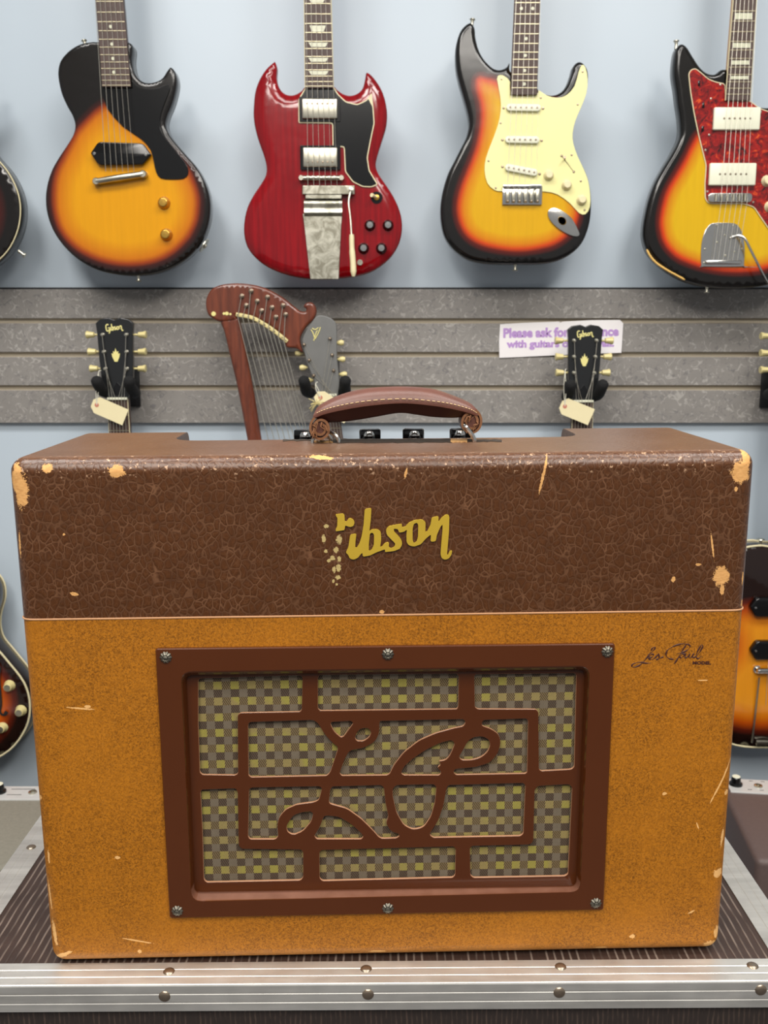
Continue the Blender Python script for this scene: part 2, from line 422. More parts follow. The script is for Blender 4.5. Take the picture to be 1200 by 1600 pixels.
CW = .80; CD = .62; CH = TOPZ - .12
case = thing('flight_case', 'ribbed dark brown flight case with riveted aluminium edges under the two-tone amplifier', 'flight case', MC)
bm = BM(); box(bm, (-CW / 2 + .004, .004, -.012), (CW / 2 - .004, CD - .004, -.0012)); obj('top_panel', bm, M['laminate'], case, smooth=False)
bm = BM(); box(bm, (-CW / 2 + .004, .0045, -CH), (CW / 2 - .004, CD - .0045, -.013)); obj('case_body', bm, M['laminate_side'], case, smooth=False)
RW = .031; RH = .026; th = .0016
def rail_profile():  # (inward, up) outline of a grooved angle
    p = [(0.0, -RH), (0.0, -RH * .72), (.0003, -RH * .70), (.0003, -RH * .66), (0, -RH * .64), (0, -RH * .38), (.0003, -RH * .36), (.0003, -RH * .32), (0, -RH * .30),
         (0, -.0015), (.0004, -.0004), (.0015, 0), (RW * .30, 0), (RW * .32, -.0003), (RW * .36, -.0003), (RW * .38, 0), (RW * .62, 0), (RW * .64, -.0003), (RW * .68, -.0003), (RW * .70, 0), (RW, 0),
         (RW, -th), (th * 2, -th), (th * 2, -RH)]
    return p
def rail(a, b, inw):
    a, b, inw = Vector(a), Vector(b), Vector(inw); bm = BM(); pr = rail_profile()
    L = [[bm.verts.new(q + inw * u + Vector((0, 0, v))) for u, v in pr] for q in (a, b)]
    n = len(pr)
    for i in range(n): bm.faces.new((L[0][i], L[0][(i + 1) % n], L[1][(i + 1) % n], L[1][i]))
    for q in L: bm.faces.new(q)
    bmesh.ops.recalc_face_normals(bm, faces=bm.faces); return bm
def rivet(c, axis, parent, r=.0052):
    bm = BM(); lathe(bm, [(r, 0), (r, .0004), (r * .85, .0012), (r * .5, .0018), (.0, .0020)], c, axis, 18); obj('rivet', bm, M['rivet'], parent)
fr = obj('edge_rail', rail((-CW / 2, 0, .0004), (CW / 2, 0, .0004), (0, 1, 0)), M['alu'], case, smooth=False)
for px, py in ((264, 1518), (572, 1514), (876, 1510.5), (1176, 1509)):
    p = top_on(MC, px, py, .0004); p.z = .0003; rivet(p, 'z', fr)
for px, py in ((257, 1557), (575, 1554), (874, 1551), (1189, 1547)):
    p = loc_on(MC, px, py, 0); p.y = .0002; p.z = max(p.z, -RH * .62); rivet(p, 'y', fr)
for s in (-1, 1):
    r_ = obj('edge_rail', rail((s * CW / 2, RW, 0), (s * CW / 2, CD - RW, 0), (-s, 0, 0)), M['alu'], case, smooth=False)
    for y in (.06, .235 if s < 0 else .30, .42, .57):
        rivet((s * (CW / 2 - RW / 2), y, -.0002), 'z', r_)
br_ = obj('edge_rail', rail((CW / 2, CD, .0004), (-CW / 2, CD, .0004), (0, -1, 0)), M['alu'], case, smooth=False)
for s in (-1, 1):
    for y in (.06, CD - .06):
        bm = BM(); box(bm, (s * .32 - .02, y - .02, -CH - .02), (s * .32 + .02, y + .02, -CH + .001), .003)
        lathe(bm, [(.0, -.014), (.045, -.014), (.0485, -.008), (.0485, .008), (.045, .014), (0, .014)], (s * .32, y, -CH - .071), 'x', 24)
        obj('caster', bm, M['black_metal'], case)

# ------------------------------------------------------------------ hero amplifier
xl = loc_on(MA, 18.5, 745, .012).x; xr = loc_on(MA, 1174, 740, .012).x
xlb = loc_on(MA, 75, 1480).x; xrb = loc_on(MA, 1129, 1465).x
AX0, AX1 = (xl + xlb) / 2, (xr + xrb) / 2
AH = loc_on(MA, 600, 712).z + .001
SEAM = loc_on(MA, 600, 961).z
AD = .216
TAP = ((xr - xl) - (xrb - xlb)) / 2 / (AX1 - AX0)
print('AMP', TAP, xl, xlb, xr, xrb, 'H', AH, 'seam', SEAM)

def wear_mask(t, co, items, jag=.75, scale=260):
    """irregular torn patches: (px, py, rx, ry, degrees[, depth radius])"""
    n = t.math('MULTIPLY', t.math('SUBTRACT', t.noise(co, scale, 4, .65), .5), jag * 2)
    n = t.math('ADD', n, t.math('MULTIPLY', t.math('SUBTRACT', t.noise(co, 1100, 3, .6), .5), 1.1))
    out = None
    for it in items:
        px, py, rx, ry, deg = it[:5]; p = loc_on(MA, px, py); k = .000530
        v = t.mapping(co, (p.x, it[5] if len(it) > 5 else 0, p.z), (0, radians(deg), 0), (rx * k, it[6] if len(it) > 6 else .012, ry * k), 'TEXTURE')
        ln = t.new('ShaderNodeVectorMath', operation='LENGTH'); t.link(v, ln.inputs[0])
        d = t.math('ADD', ln.outputs['Value'], n)
        out = d if out is None else t.math('MINIMUM', out, d)
    return t.math('SUBTRACT', 1, t.step(out, .92, 1.0))
def wood(t, co): return t.mix(t.noise(t.mapping(co, sc=(200, 200, 900)), 1, 4), lin((176, 118, 62)), lin((226, 178, 112)))
def pts_mask(t, co, scale, thr, lim=None):
    n = t.noise(co, scale, 3, .6); return t.step(n, thr, thr + .02)

t = NT('brown_crackle_leatherette'); co = t.coord()
wd = t.noise(co, 90, 2, .5, 0, 1)
vm = t.new('ShaderNodeVectorMath', operation='MULTIPLY_ADD'); t.link(wd, vm.inputs[0]); vm.inputs[1].default_value = (.007,) * 3; t.link(co, vm.inputs[2])
v2 = t.mapping(vm.outputs[0], sc=(1.15, 1, .85))
e1 = t.vor(v2, 145); e2 = t.vor(t.mapping(v2, loc=(.3, .2, .1)), 235)
l1 = t.math('SUBTRACT', 1, t.step(e1, .0, .12)); l2 = t.math('MULTIPLY', t.math('SUBTRACT', 1, t.step(e2, .0, .10)), .35)
ln = t.math('MAXIMUM', l1, l2)
lm = t.math('MULTIPLY', ln, t.math('MULTIPLY_ADD', t.noise(co, 60, 3), 1.5, -.28, True), 0, True)
c0 = t.mix(t.noise(co, 9, 4), lin((66, 36, 12)), lin((84, 47, 19)))
c0 = t.mix(t.step(e1, .0, .28), lin((60, 32, 11)), c0)
c = t.mix(t.math('MULTIPLY', lm, .75), c0, lin((132, 92, 64)))
patches = [(33, 768, 11, 27, 5), (24, 752, 9, 22, 0), (26, 735, 8, 10, 0, .004), (73, 732, 8, 7, 0, .0), (182, 737, 13, 10, 0, .0, .02), (1158, 738, 15, 18, 0, .0, .02), (1168, 718, 8, 14, 0, .004, .05),
           (1127, 900, 13, 17, 0), (29, 850, 2, 22, 2), (1163, 905, 2, 10, 0), (1163, 945, 3, 6, 0), (116, 928, 7, 3, 10), (1091, 882, 5, 2, 0), (1052, 905, 3, 5, 0),
           (1113, 852, 1.6, 22, -10), (849, 742, 2.2, 30, 12), (1128, 922, 4, 8, 0), (500, 716, 20, 3, 5, .004, .02), (1150, 764, 3, 4, 0), (634, 740, 2, 9, 15),
           (596, 956, 4, 3, 0), (100, 835, 2, 2, 0), (340, 700, 14, 1.5, 0, .03, .02)]
k1 = t.new('ShaderNodeSeparateXYZ'); t.link(co, k1.inputs[0])
# light rubbing flecks along the top front edge
edge = t.math('SUBTRACT', 1, t.step(t.math('ABSOLUTE', t.math('SUBTRACT', t.math('SUBTRACT', k1.outputs[2], k1.outputs[1]), AH - .010)), .002, .012))
fl = t.math('MULTIPLY', t.math('MULTIPLY', edge, t.step(t.noise(co, 230, 3, .6), .60, .68)), .7)
c = t.mix(fl, c, lin((196, 160, 128)))
sheen_dust = t.math('MULTIPLY', t.step(k1.outputs[2], AH - .0022, AH - .0004), t.math('MULTIPLY_ADD', t.noise(co, 20, 3), .5, .25))  # paler top face: grazing sheen mixed into the colour along with dust
c = t.mix(sheen_dust, c, lin((112, 86, 68)))
gl = wear_mask(t, co, [(510, 822, 4, 3, 0), (506, 842, 3, 7, 0), (509, 861, 3, 3, 0), (530, 843, 5, 7, 0), (525, 859, 4, 5, 0), (520, 872, 4, 4, 10), (530, 873, 3, 5, 0), (514, 876, 3, 3, 0), (529, 887, 4, 7, 0), (522, 890, 3, 5, 0), (528, 902, 4, 4, 0), (521, 908, 2, 3, 0), (526, 913, 2, 2, 0)], .9, 420)
c = t.mix(gl, c, lin((176, 156, 104)))
wm = wear_mask(t, co, patches)
c = t.mix(wm, c, wood(t, co))
t.base(c)
h = t.math('SUBTRACT', t.math('MULTIPLY', t.step(e1, .0, .25), 1.0), t.math('MULTIPLY', wm, 1.2))
h = t.math('ADD', h, t.math('MULTIPLY', t.noise(co, 700, 2), .25))
t.set(Roughness=t.math('MULTIPLY_ADD', wm,   .35, .33), Normal=t.bump(h, .15, .0007)); t.set(Specular_IOR_Level=.38); M['brown_cover'] = t.m

t = NT('tan_mottled_leatherette'); co = t.coord(); k1 = t.sep(co)
f1 = t.noise(co, 540, 4, .7, 1.0); f2 = t.noise(co, 150, 4, .6, .4); f3 = t.noise(co, 14, 3)
c = t.mix(t.step(f1, .36, .60), lin((112, 66, 6)), lin((170, 106, 20)))
c = t.mix(t.math('MULTIPLY', t.step(f2, .45, .75), .5), c, lin((120, 70, 6)))
c = t.mix(t.math('MULTIPLY', t.step(f3, .4, .7), .30), c, lin((180, 112, 20)))
hair = t.math('SUBTRACT', 1, t.step(t.math('ABSOLUTE', t.math('SUBTRACT', t.noise(co, 330, 2, .5, 2.), .5)), .004, .018))
c = t.mix(t.math('MULTIPLY', hair, .25), c, lin((206, 148, 70)))
tp = [(1123, 1365, 9, 8, 0), (1112, 1478, 14, 9, 15), (1122, 1460, 6, 14, 0), (126, 1107, 22, 1.6, 6), (137, 1104, 5, 2.6, 0), (1128, 1220, 1.6, 46, 24), (1137, 1240, 4, 5, 0), (1130, 1310, 3, 16, 5), (84, 1460, 4, 24, -6),
      (76, 1400, 1.8, 30, -4), (95, 1494, 20, 4, -25), (60, 1250, 4, 6, 0), (218, 1487, 3, 4, 0), (183, 1340, 5, 3, 0), (1038, 1240, 4, 3, 0), (988, 1463, 5, 4, 0), (430, 1500, 9, 3, 0), (940, 1483, 12, 3, 0),
      (590, 1488, 14, 2.5, 0), (1090, 1290, 1.2, 7, -20), (75, 1340, 2, 14, 0), (1098, 1063, 8, 1.2, 0), (215, 1470, 28, 1.4, 12), (1080, 1425, 6, 1.6, -30)]
base_band = t.math('MULTIPLY', t.math('SUBTRACT', 1, t.step(t.math('ADD', k1[2], t.math('MULTIPLY', t.noise(co, 60, 3), .006)), .004, .017)), .5)  # paler peach band towards the bottom edge
c = t.mix(base_band, c, lin((206, 150, 98)))
wm = wear_mask(t, co, tp)
c = t.mix(t.math('MULTIPLY', wm, .9), c, lin((226, 176, 112)))
t.base(c); t.set(Roughness=.47, Normal=t.bump(t.math('SUBTRACT', f1, t.math('MULTIPLY', wm, .6)), .35, .0004)); t.set(Specular_IOR_Level=.3); M['tan_cover'] = t.m

amp = thing('guitar_amplifier', 'vintage two-tone guitar amplifier, brown crackled top and tan lower front, on the flight case', 'amplifier', MA)
def boolean(bm_a, cutters):
    me = bpy.data.meshes.new('a'); bm_a.to_mesh(me); bm_a.free(); oa = bpy.data.objects.new('a', me); COL.objects.link(oa); tmp = [oa]
    for c in cutters:
        m2 = bpy.data.meshes.new('c'); c.to_mesh(m2); c.free(); oc = bpy.data.objects.new('c', m2); COL.objects.link(oc); tmp.append(oc)
        md = oa.modifiers.new('b', 'BOOLEAN'); md.object = oc; md.operation = 'DIFFERENCE'; md.solver = 'EXACT'
    dg = bpy.context.evaluated_depsgraph_get(); dg.update()
    r = bpy.data.meshes.new_from_object(oa.evaluated_get(dg)); out = BM(); out.from_mesh(r)
    for o in tmp: d = o.data; bpy.data.objects.remove(o); bpy.data.meshes.remove(d)
    return out
def taper(x, z):
    f_ = (z - .03) / (AH - .06); a = xlb + (xl - xlb) * f_; b = xrb + (xr - xrb) * f_
    return a + (x - AX0) / (AX1 - AX0) * (b - a)
def amp_box():
    bm = BM(); bmesh.ops.create_cube(bm, size=1)
    for v in bm.verts:
        v.co.x = AX1 if v.co.x > 0 else AX0; v.co.y = AD if v.co.y > 0 else 0; v.co.z = AH if v.co.z > 0 else 0
    bmesh.ops.bevel(bm, geom=bm.edges[:], offset=.0135, segments=6, profile=.5, affect='EDGES', clamp_overlap=True)
    for v in bm.verts: v.co.x = taper(v.co.x, v.co.z)
    return bm
gx0, gx1 = loc_on(MA, 284, 1200).x, loc_on(MA, 918, 1200).x
gz1, gz0 = loc_on(MA, 600, 1043).z, loc_on(MA, 600, 1403).z
cx0 = top_on(MA, 278, 683, AH).x; cx1 = top_on(MA, 905, 681, AH).x; cy = top_on(MA, 600, 685.5, AH).y
notch = BM()
pl = round_poly([(cx0, cy), (cx1, cy), (cx1, AD + .06), (cx0, AD + .06)], .03, 6)
vb = [notch.verts.new((p[0], p[1], AH - .045)) for p in pl]; vt = [notch.verts.new((p[0], p[1], AH + .05)) for p in pl]
notch.faces.new(vb[::-1]); notch.faces.new(vt)
for i in range(len(pl)): notch.faces.new((vb[i - 1], vb[i], vt[i], vt[i - 1]))
bmesh.ops.recalc_face_normals(notch, faces=notch.faces)
well = BM(); box(well, (gx0 - .004, -.02, gz0 - .004), (gx1 + .004, .022, gz1 + .004))
full = boolean(amp_box(), [notch, well])
me_full = bpy.data.meshes.new('full'); full.to_mesh(me_full); full.free()
for nm, mt, up in (('upper_cabinet', 'brown_cover', True), ('lower_cabinet', 'tan_cover', False)):
    bm = BM(); bm.from_mesh(me_full)
    z = SEAM + (.0006 if up else -.0006)
    r = bmesh.ops.bisect_plane(bm, geom=bm.verts[:] + bm.edges[:] + bm.faces[:], plane_co=(0, 0, z), plane_no=(0, 0, 1), clear_inner=up, clear_outer=not up)
    ed = [e for e in r['geom_cut'] if isinstance(e, bmesh.types.BMEdge)]
    bmesh.ops.holes_fill(bm, edges=ed)
    obj(nm, bm, M[mt], amp, wn=True, label='crackled dark brown covering' if up else 'mottled tan covering')
# piping bead round the seam
bm = BM(); q = round_poly([(taper(AX0, SEAM), 0), (taper(AX1, SEAM), 0), (taper(AX1, SEAM), AD), (taper(AX0, SEAM), AD)], .0135, 6); q.append(q[0])
tube(bm, [(p[0], p[1], SEAM) for p in q], .0008, 6, cap=False); obj('piping', bm, simple('pale_piping', (180, 134, 96), .4), amp)

# grille
t = NT('brown_moulded_plastic'); co = t.coord(); k1 = t.sep(co)
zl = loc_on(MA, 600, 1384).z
slope_hl = t.math('MULTIPLY', t.step(k1[1], -.0038, -.0026), t.math('SUBTRACT', 1, t.step(k1[1], .0045, .0080)))  # paints a pinkish highlight into the colour of the lower slope
slope_hl = t.math('MULTIPLY', slope_hl, t.math('SUBTRACT', 1, t.step(k1[2], zl, zl + .004)))
slope_hl = t.math('MULTIPLY', slope_hl, t.math('MULTIPLY_ADD', t.noise(co, 45, 3), .5, .14))
t.base(t.mix(slope_hl, t.mix(t.noise(co, 20, 3), lin((73, 34, 9)), lin((79, 38, 11))), lin((164, 118, 98)))); t.set(Roughness=.22, Coat_Weight=.15, Coat_Roughness=.05); M['grille'] = t.m
M['grille_edge'] = simple('worn_grille_edge', (178, 132, 100), .45, var=.1)
A6 = lambda x, y: (230 + x / 3.077, 1000 + y / 3.077)
A7 = lambda x, y: (600 + x / 3.077, 1000 + y / 3.077)
def amp2d(pts, y=0): return [(lambda p: (p.x, p.z))(loc_on(MA, a, b, y)) for a, b in pts]
outer = amp2d([(242.5, 1014), (961, 1006), (943, 1422), (265, 1435)], -.004)
lip = amp2d([(282, 1049), (922, 1040), (907, 1394), (299, 1409)], -.004)
floor_ = amp2d([(292, 1056), (913, 1047), (899, 1383), (305, 1393)], .009)
RING = [(outer, .0, .002), (outer, -.0032, .002), ([(lambda c, p: (p[0] + (c[0] - p[0]) * .004, p[1] + (c[1] - p[1]) * .006))(((outer[0][0] + outer[2][0]) / 2, (outer[0][1] + outer[2][1]) / 2), p) for p in outer], -.004, .002),
        (lip, -.004, .010), ([(a[0] * .85 + b[0] * .15, a[1] * .85 + b[1] * .15) for a, b in zip(lip, floor_)], -.0034, .009), ([(a[0] * .5 + b[0] * .5, a[1] * .5 + b[1] * .5) for a, b in zip(lip, floor_)], .0005, .008),
        ([(a[0] * .2 + b[0] * .8, a[1] * .2 + b[1] * .8) for a, b in zip(lip, floor_)], .0055, .007), (floor_, .0085, .006)]
bm = BM(); R_ = []
for pl, y, r in RING: R_.append([bm.verts.new((p[0], y, p[1])) for p in round_poly(pl, r, 5)])
for i in range(len(R_) - 1):
    n = len(R_[i])
    for k in range(n): bm.faces.new((R_[i][k], R_[i][(k + 1) % n], R_[i + 1][(k + 1) % n], R_[i + 1][k]))
bmesh.ops.recalc_face_normals(bm, faces=bm.faces)
c_ = bm.faces[len(bm.faces) // 2]
bm.normal_update()
if sum(f.normal.y for f in bm.faces if abs(f.normal.y) > .9) > 0: bmesh.ops.reverse_faces(bm, faces=bm.faces[:])
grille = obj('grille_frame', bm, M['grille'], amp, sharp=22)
H = []
H.append([A6(*p) for p in [(245, 185), (735, 170), (747, 180), (743, 335), (735, 345), (450, 350), (435, 360), (437, 640), (425, 650), (265, 648), (253, 635), (245, 400)]])
H.append([A6(828, 168), A7(350, 163), A7(360, 173), A7(357, 320), A7(350, 332), A6(832, 340), A6(821, 330), A6(821, 180)])
H.append([A7(*p) for p in [(440, 165), (918, 160), (925, 170), (915, 610), (900, 622), (755, 630), (745, 620), (742, 345), (730, 333), (450, 332), (437, 322), (434, 175)]])
H.append([A6(*p) for p in [(485, 395), (800, 385), (825, 405), (850, 450), (885, 490), (917, 515), (915, 530), (880, 635), (865, 652), (500, 660), (487, 650)]])
H.append([A6(*p) for p in [(876, 395), (980, 389), (991, 400), (945, 463), (932, 468), (900, 443)]])
H.append([A6(*p) for p in [(1030, 425), (1062, 423), (1078, 440), (1070, 465), (1040, 487), (1008, 485), (998, 470), (1010, 440)]])
H.append([A6(1120, 390), A7(382, 381), A7(393, 395), A7(383, 414), A7(330, 425), A7(250, 447), A7(170, 482), A7(95, 540), A7(48, 600), A7(28, 642), A7(14, 650), A6(935, 652), A6(925, 640), A6(950, 570), A6(975, 530), A6(1040, 520), A6(1095, 490), A6(1115, 450), A6(1117, 400)])
H.append([A7(*p) for p in [(325, 481), (341, 498), (320, 550), (298, 578), (262, 582), (275, 600), (255, 612), (270, 628), (275, 640), (265, 650), (95, 650), (82, 640), (95, 610), (140, 570), (200, 530), (270, 495)]])
H.append([A7(*p) for p in [(400, 490), (430, 467), (475, 463), (505, 480), (511, 505), (500, 535), (470, 563), (420, 578), (372, 577), (360, 562), (380, 530)]])
H.append([A7(*p) for p in [(475, 385), (685, 378), (693, 390), (688, 635), (680, 642), (345, 648), (333, 635), (342, 620), (440, 612), (510, 590), (548, 545), (562, 490), (550, 450), (510, 425), (468, 412)]])
H.append([A6(*p) for p in [(490, 710), (830, 704), (840, 715), (825, 770), (800, 780), (720, 790), (665, 815), (635, 850), (625, 890), (630, 945), (615, 958), (495, 958), (485, 945)]])
H.append([A6(*p) for p in [(262, 720), (425, 714), (435, 730), (440, 990), (455, 1005), (740, 1008), (750, 1020), (750, 1140), (738, 1155), (285, 1165), (272, 1150), (265, 900), (256, 732)]])
H.append([A6(*p) for p in [(700, 845), (740, 829), (785, 824), (798, 835), (790, 870), (750, 918), (705, 937), (675, 925), (668, 895)]])
H.append([A6(*p) for p in [(850, 843), (920, 850), (980, 885), (1030, 930), (1040, 945), (1030, 957), (815, 957), (803, 942), (830, 900)]])
H.append([A6(890, 705), A6(1125, 698), A6(1138, 710), A6(1145, 780), A6(1160, 850), A7(8, 880), A7(35, 922), A7(70, 932), A7(74, 943), A7(60, 952), A6(1120, 955), A6(1090, 920), A6(1030, 860), A6(960, 810), A6(900, 793), A6(873, 785), A6(880, 720)])
H.append([A7(*p) for p in [(60, 698), (240, 694), (252, 708), (245, 780), (225, 850), (190, 900), (140, 912), (95, 890), (60, 830), (42, 750), (42, 715)]])
H.append([A7(*p) for p in [(310, 698), (670, 688), (680, 700), (670, 930), (655, 942), (235, 950), (218, 935), (260, 870), (285, 800), (300, 715)]])
H.append([A7(*p) for p in [(740, 702), (890, 694), (905, 710), (885, 1125), (870, 1135), (430, 1143), (415, 1130), (413, 1000), (425, 990), (700, 984), (718, 970), (724, 720)]])
H.append([A6(838, 1010), A7(335, 993), A7(345, 1005), A7(342, 1130), A7(330, 1142), A6(842, 1158), A6(829, 1145), A6(828, 1022)])
holes = [round_poly(amp2d(h, .0085), .0035, 3) for h in H]
fo = [(p[0], p[1]) for p in floor_]; cxm = sum(p[0] for p in fo) / 4; czm = sum(p[1] for p in fo) / 4
fo = [(cxm + (p[0] - cxm) * 1.004, czm + (p[1] - czm) * 1.006) for p in fo]
bm = plate(fo, holes, .0083, .0028, .0004, 1, side_mi=1)
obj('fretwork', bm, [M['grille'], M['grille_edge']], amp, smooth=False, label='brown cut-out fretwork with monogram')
t = NT('checked_grille_cloth'); co = t.coord(); s_ = t.sep(co)
cell = .00737
wx = t.math('ADD', s_[0], t.math('MULTIPLY', t.math('SUBTRACT', t.noise(co, 25, 2), .5), .0012))
wz = t.math('ADD', s_[2], t.math('MULTIPLY', t.math('SUBTRACT', t.noise(t.mapping(co, loc=(5, 5, 5)), 25, 2), .5), .0012))
U = t.math('MULTIPLY', wx, 1 / cell); V = t.math('MULTIPLY', wz, 1 / cell)
par = t.math('ABSOLUTE', t.math('MODULO', t.math('ADD', t.math('FLOOR', t.math('ADD', U, 1000)), t.math('FLOOR', t.math('ADD', V, 1000))), 2))
row = t.math('ABSOLUTE', t.math('MODULO', t.math('FLOOR', t.math('ADD', V, 1000)), 2))
dg_ = t.math('FRACT', t.math('MULTIPLY', t.math('SUBTRACT', wx, t.math('MULTIPLY', wz, .55)), 1 / .0016))
hat = t.step(t.math('ABSOLUTE', t.math('SUBTRACT', dg_, .5)), .14, .26)
wv = t.math('FRACT', t.math('MULTIPLY', t.math('ADD', t.math('MULTIPLY', wx, .5), wz), 1 / .0013)); wvs = t.step(t.math('ABSOLUTE', t.math('SUBTRACT', wv, .5)), .1, .35)
fine = t.noise(co, 1400, 3, .7)
yel = t.mix(t.step(t.noise(co, 34, 2), .45, .62), lin((164, 146, 88)), lin((172, 162, 72)))
gry = t.mix(t.noise(co, 60, 2), lin((112, 100, 84)), lin((136, 124, 106)))
light = t.mix(row, gry, yel); light = t.mix(t.math('MULTIPLY', wvs, .55), light, lin((70, 58, 36)))
dark_y = t.mix(hat, lin((148, 126, 84)), lin((46, 34, 22)))
dark_g = t.mix(hat, lin((104, 86, 66)), lin((44, 32, 24)))
dark_ = t.mix(row, dark_g, dark_y)
c = t.mix(par, dark_, light); c = t.mix(t.math('MULTIPLY', fine, .35), c, lin((40, 30, 20)))
t.base(c); t.set(Roughness=.85, Normal=t.bump(t.math('ADD', hat, fine), .4, .0004)); M['cloth'] = t.m
bm = BM(); box(bm, (gx0 - .003, .0125, gz0 - .003), (gx1 + .003, .0140, gz1 + .003)); obj('grille_cloth', bm, M['cloth'], amp, smooth=False, label='woven checked speaker cloth')
M['tack'] = simple('pewter_tack', (104, 100, 90), .42, .9, var=.3, vscale=500)
for px, py in ((259, 1027), (606, 1022), (949, 1018), (277, 1423), (606, 1419), (931, 1411)):
    p = loc_on(MA, px, py, -.004); bm = BM()
    lathe(bm, [(.0046, -.0003), (.0050, .0004), (.0042, .0016), (.0026, .0024), (.0020, .0020), (.0018, .0026), (.0010, .0031), (0, .0032)], (p.x, -.0040, p.z), 'y', 60, flute=.09, nf=10)
    obj('tack', bm, M['tack'], grille)

# metal script badge
B6 = lambda x, y: (480 + x / 4.286, 760 + y / 4.286)
rr = [(188, 185), (240, 180), (250, 190), (252, 232), (265, 232), (275, 215), (290, 210), (310, 220), (318, 240), (310, 262), (290, 270), (272, 265), (255, 258), (250, 290), (193, 298), (190, 287), (201, 265), (203, 210)]
ibs = [(288, 320), (330, 313), (324, 360), (322, 405), (332, 408), (350, 378), (365, 330), (378, 250), (385, 150), (430, 142), (426, 220), (416, 298), (430, 286), (470, 283), (492, 300), (496, 350), (488, 402), (500, 400), (520, 375), (549, 369), (545, 402), (562, 412), (585, 400), (590, 380), (560, 350), (532, 320), (527, 285), (545, 264), (590, 255), (635, 248), (633, 272), (655, 268), (680, 240), (720, 223), (768, 218), (792, 235), (790, 303), (803, 298), (825, 255), (833, 205), (880, 197), (877, 237), (900, 205), (928, 186), (947, 188), (951, 205), (948, 300), (937, 430), (935, 452), (941, 457), (952, 430), (970, 425), (965, 455), (945, 482), (920, 488), (900, 478), (892, 452), (898, 370), (905, 290), (906, 250), (890, 270), (868, 320), (860, 365), (825, 368), (828, 318), (790, 350), (760, 385), (715, 400), (680, 392), (665, 370), (664, 320), (668, 285), (650, 300), (615, 308), (608, 283), (578, 280), (582, 300), (612, 330), (632, 358), (636, 385), (620, 415), (580, 430), (520, 437), (522, 418), (500, 425), (460, 440), (420, 460), (372, 468), (370, 440), (355, 455), (340, 475), (310, 488), (285, 480), (275, 455), (258, 440), (276, 405)]
hb = [(420, 312), (438, 306), (448, 322), (446, 390), (432, 420), (413, 432), (413, 380)]
ho = [(714, 247), (735, 240), (743, 256), (741, 340), (731, 368), (714, 378), (705, 355), (705, 280)]
M['badge'] = simple('gilt_badge_metal', (196, 164, 52), .38, .35, var=.12, vscale=25)
bmA = plate(round_poly(amp2d([B6(*p) for p in ibs]), .0016, 5), [round_poly(amp2d([B6(*p) for p in hb]), .0014, 5), round_poly(amp2d([B6(*p) for p in ho]), .0016, 5)], -.0018, .0016, 0)
merge(bmA, plate(round_poly(amp2d([B6(*p) for p in rr]), .0012, 5), [], -.0018, .0016, 0)); obj('script_badge', bmA, M['badge'], amp, smooth=False, label='gilt metal script badge missing its first letter')

# printed signature
C3 = lambda x, y: (960 + x / 3.81, 840 + y / 3.81)
M['ink'] = simple('dark_brown_ink', (62, 26, 16), .5)
strokes = [[(218, 672), (228, 656), (242, 652), (236, 668), (212, 690), (188, 722), (160, 752), (128, 770), (104, 768), (112, 752), (150, 742), (190, 748), (216, 746)],
           [(200, 718), (222, 712), (234, 698), (222, 694), (207, 710), (212, 726), (236, 720), (256, 700), (262, 690), (266, 712), (262, 724), (248, 724), (275, 716), (292, 710)],
           [(428, 636), (405, 672), (382, 712), (358, 750)],
           [(352, 725), (325, 720), (308, 700), (315, 672), (350, 648), (395, 634), (432, 634), (450, 645), (436, 668), (400, 686), (378, 690)],
           [(424, 692), (404, 694), (390, 708), (396, 716), (412, 706), (426, 690), (420, 712), (432, 712), (450, 690), (442, 710), (456, 714), (474, 690), (466, 712), (480, 710), (505, 685), (526, 648), (518, 640), (498, 672), (486, 708), (500, 720), (520, 704)]]
bm = BM()
for s in strokes:
    pts = [loc_on(MA, *C3(*p), -.0002) for p in s]; pts = smooth_open(pts, 4)
    n = len(pts); rs = [.00062 * (.65 + .45 * sin(3.1 * i / 4)) + .00008 for i in range(n)]
    tube(bm, [(p.x, -.0002, p.z) for p in pts], rs, 6, flat=1, up=None)
for v in bm.verts: v.co.y = -.0002 + (v.co.y + .0002) * .3
p = loc_on(MA, *C3(520, 745)); merge(bm, text_bm('MODEL', .01, -.0002, .0003, (p.x, p.z), width=.0160, height=.0030, bold=.0004, rot=-.02))
obj('signature_print', bm, M['ink'], amp, smooth=False, label='dark printed signature')

# control panel in the notch and its pointer knobs
M['panel_brown'] = simple('dark_control_panel', (52, 34, 28), .4, var=.1)
bm = BM(); box(bm, (cx0 + .002, cy + .001, AH - .044), (cx1 - .002, AD - .004, AH - .030), .001); obj('control_panel', bm, M['panel_brown'], amp, smooth=False)
for px, lean in ((479, -1), (575, 1), (649, -1), (716, 1)):
    y = cy + .030; p = loc_on(MA, px, 680, y); bm = BM(); c = (p.x, y, AH - .0305)
    lathe(bm, [(.0085, 0), (.0090, .006), (.0085, .026), (.007, .0305), (0, .0315)], c, 'z', 28)
    R = Matrix.Translation(c) @ Matrix.Rotation(.25 * lean, 4, 'Z')
    box(bm, (-.0085 if lean > 0 else -.0125, -.0035, .024), (.0125 if lean > 0 else .0085, .0035, .0370), .002, 2, R)
    kn = obj('control_knob', bm, M['black'], amp)
    bm = BM(); lathe(bm, [(.0055, 0), (.0055, .002), (.004, .0045), (0, .005)], (p.x + .001 * lean, y - .005, AH + .0000), 'z', 20); obj('knob_cap', bm, M['chrome'], kn)

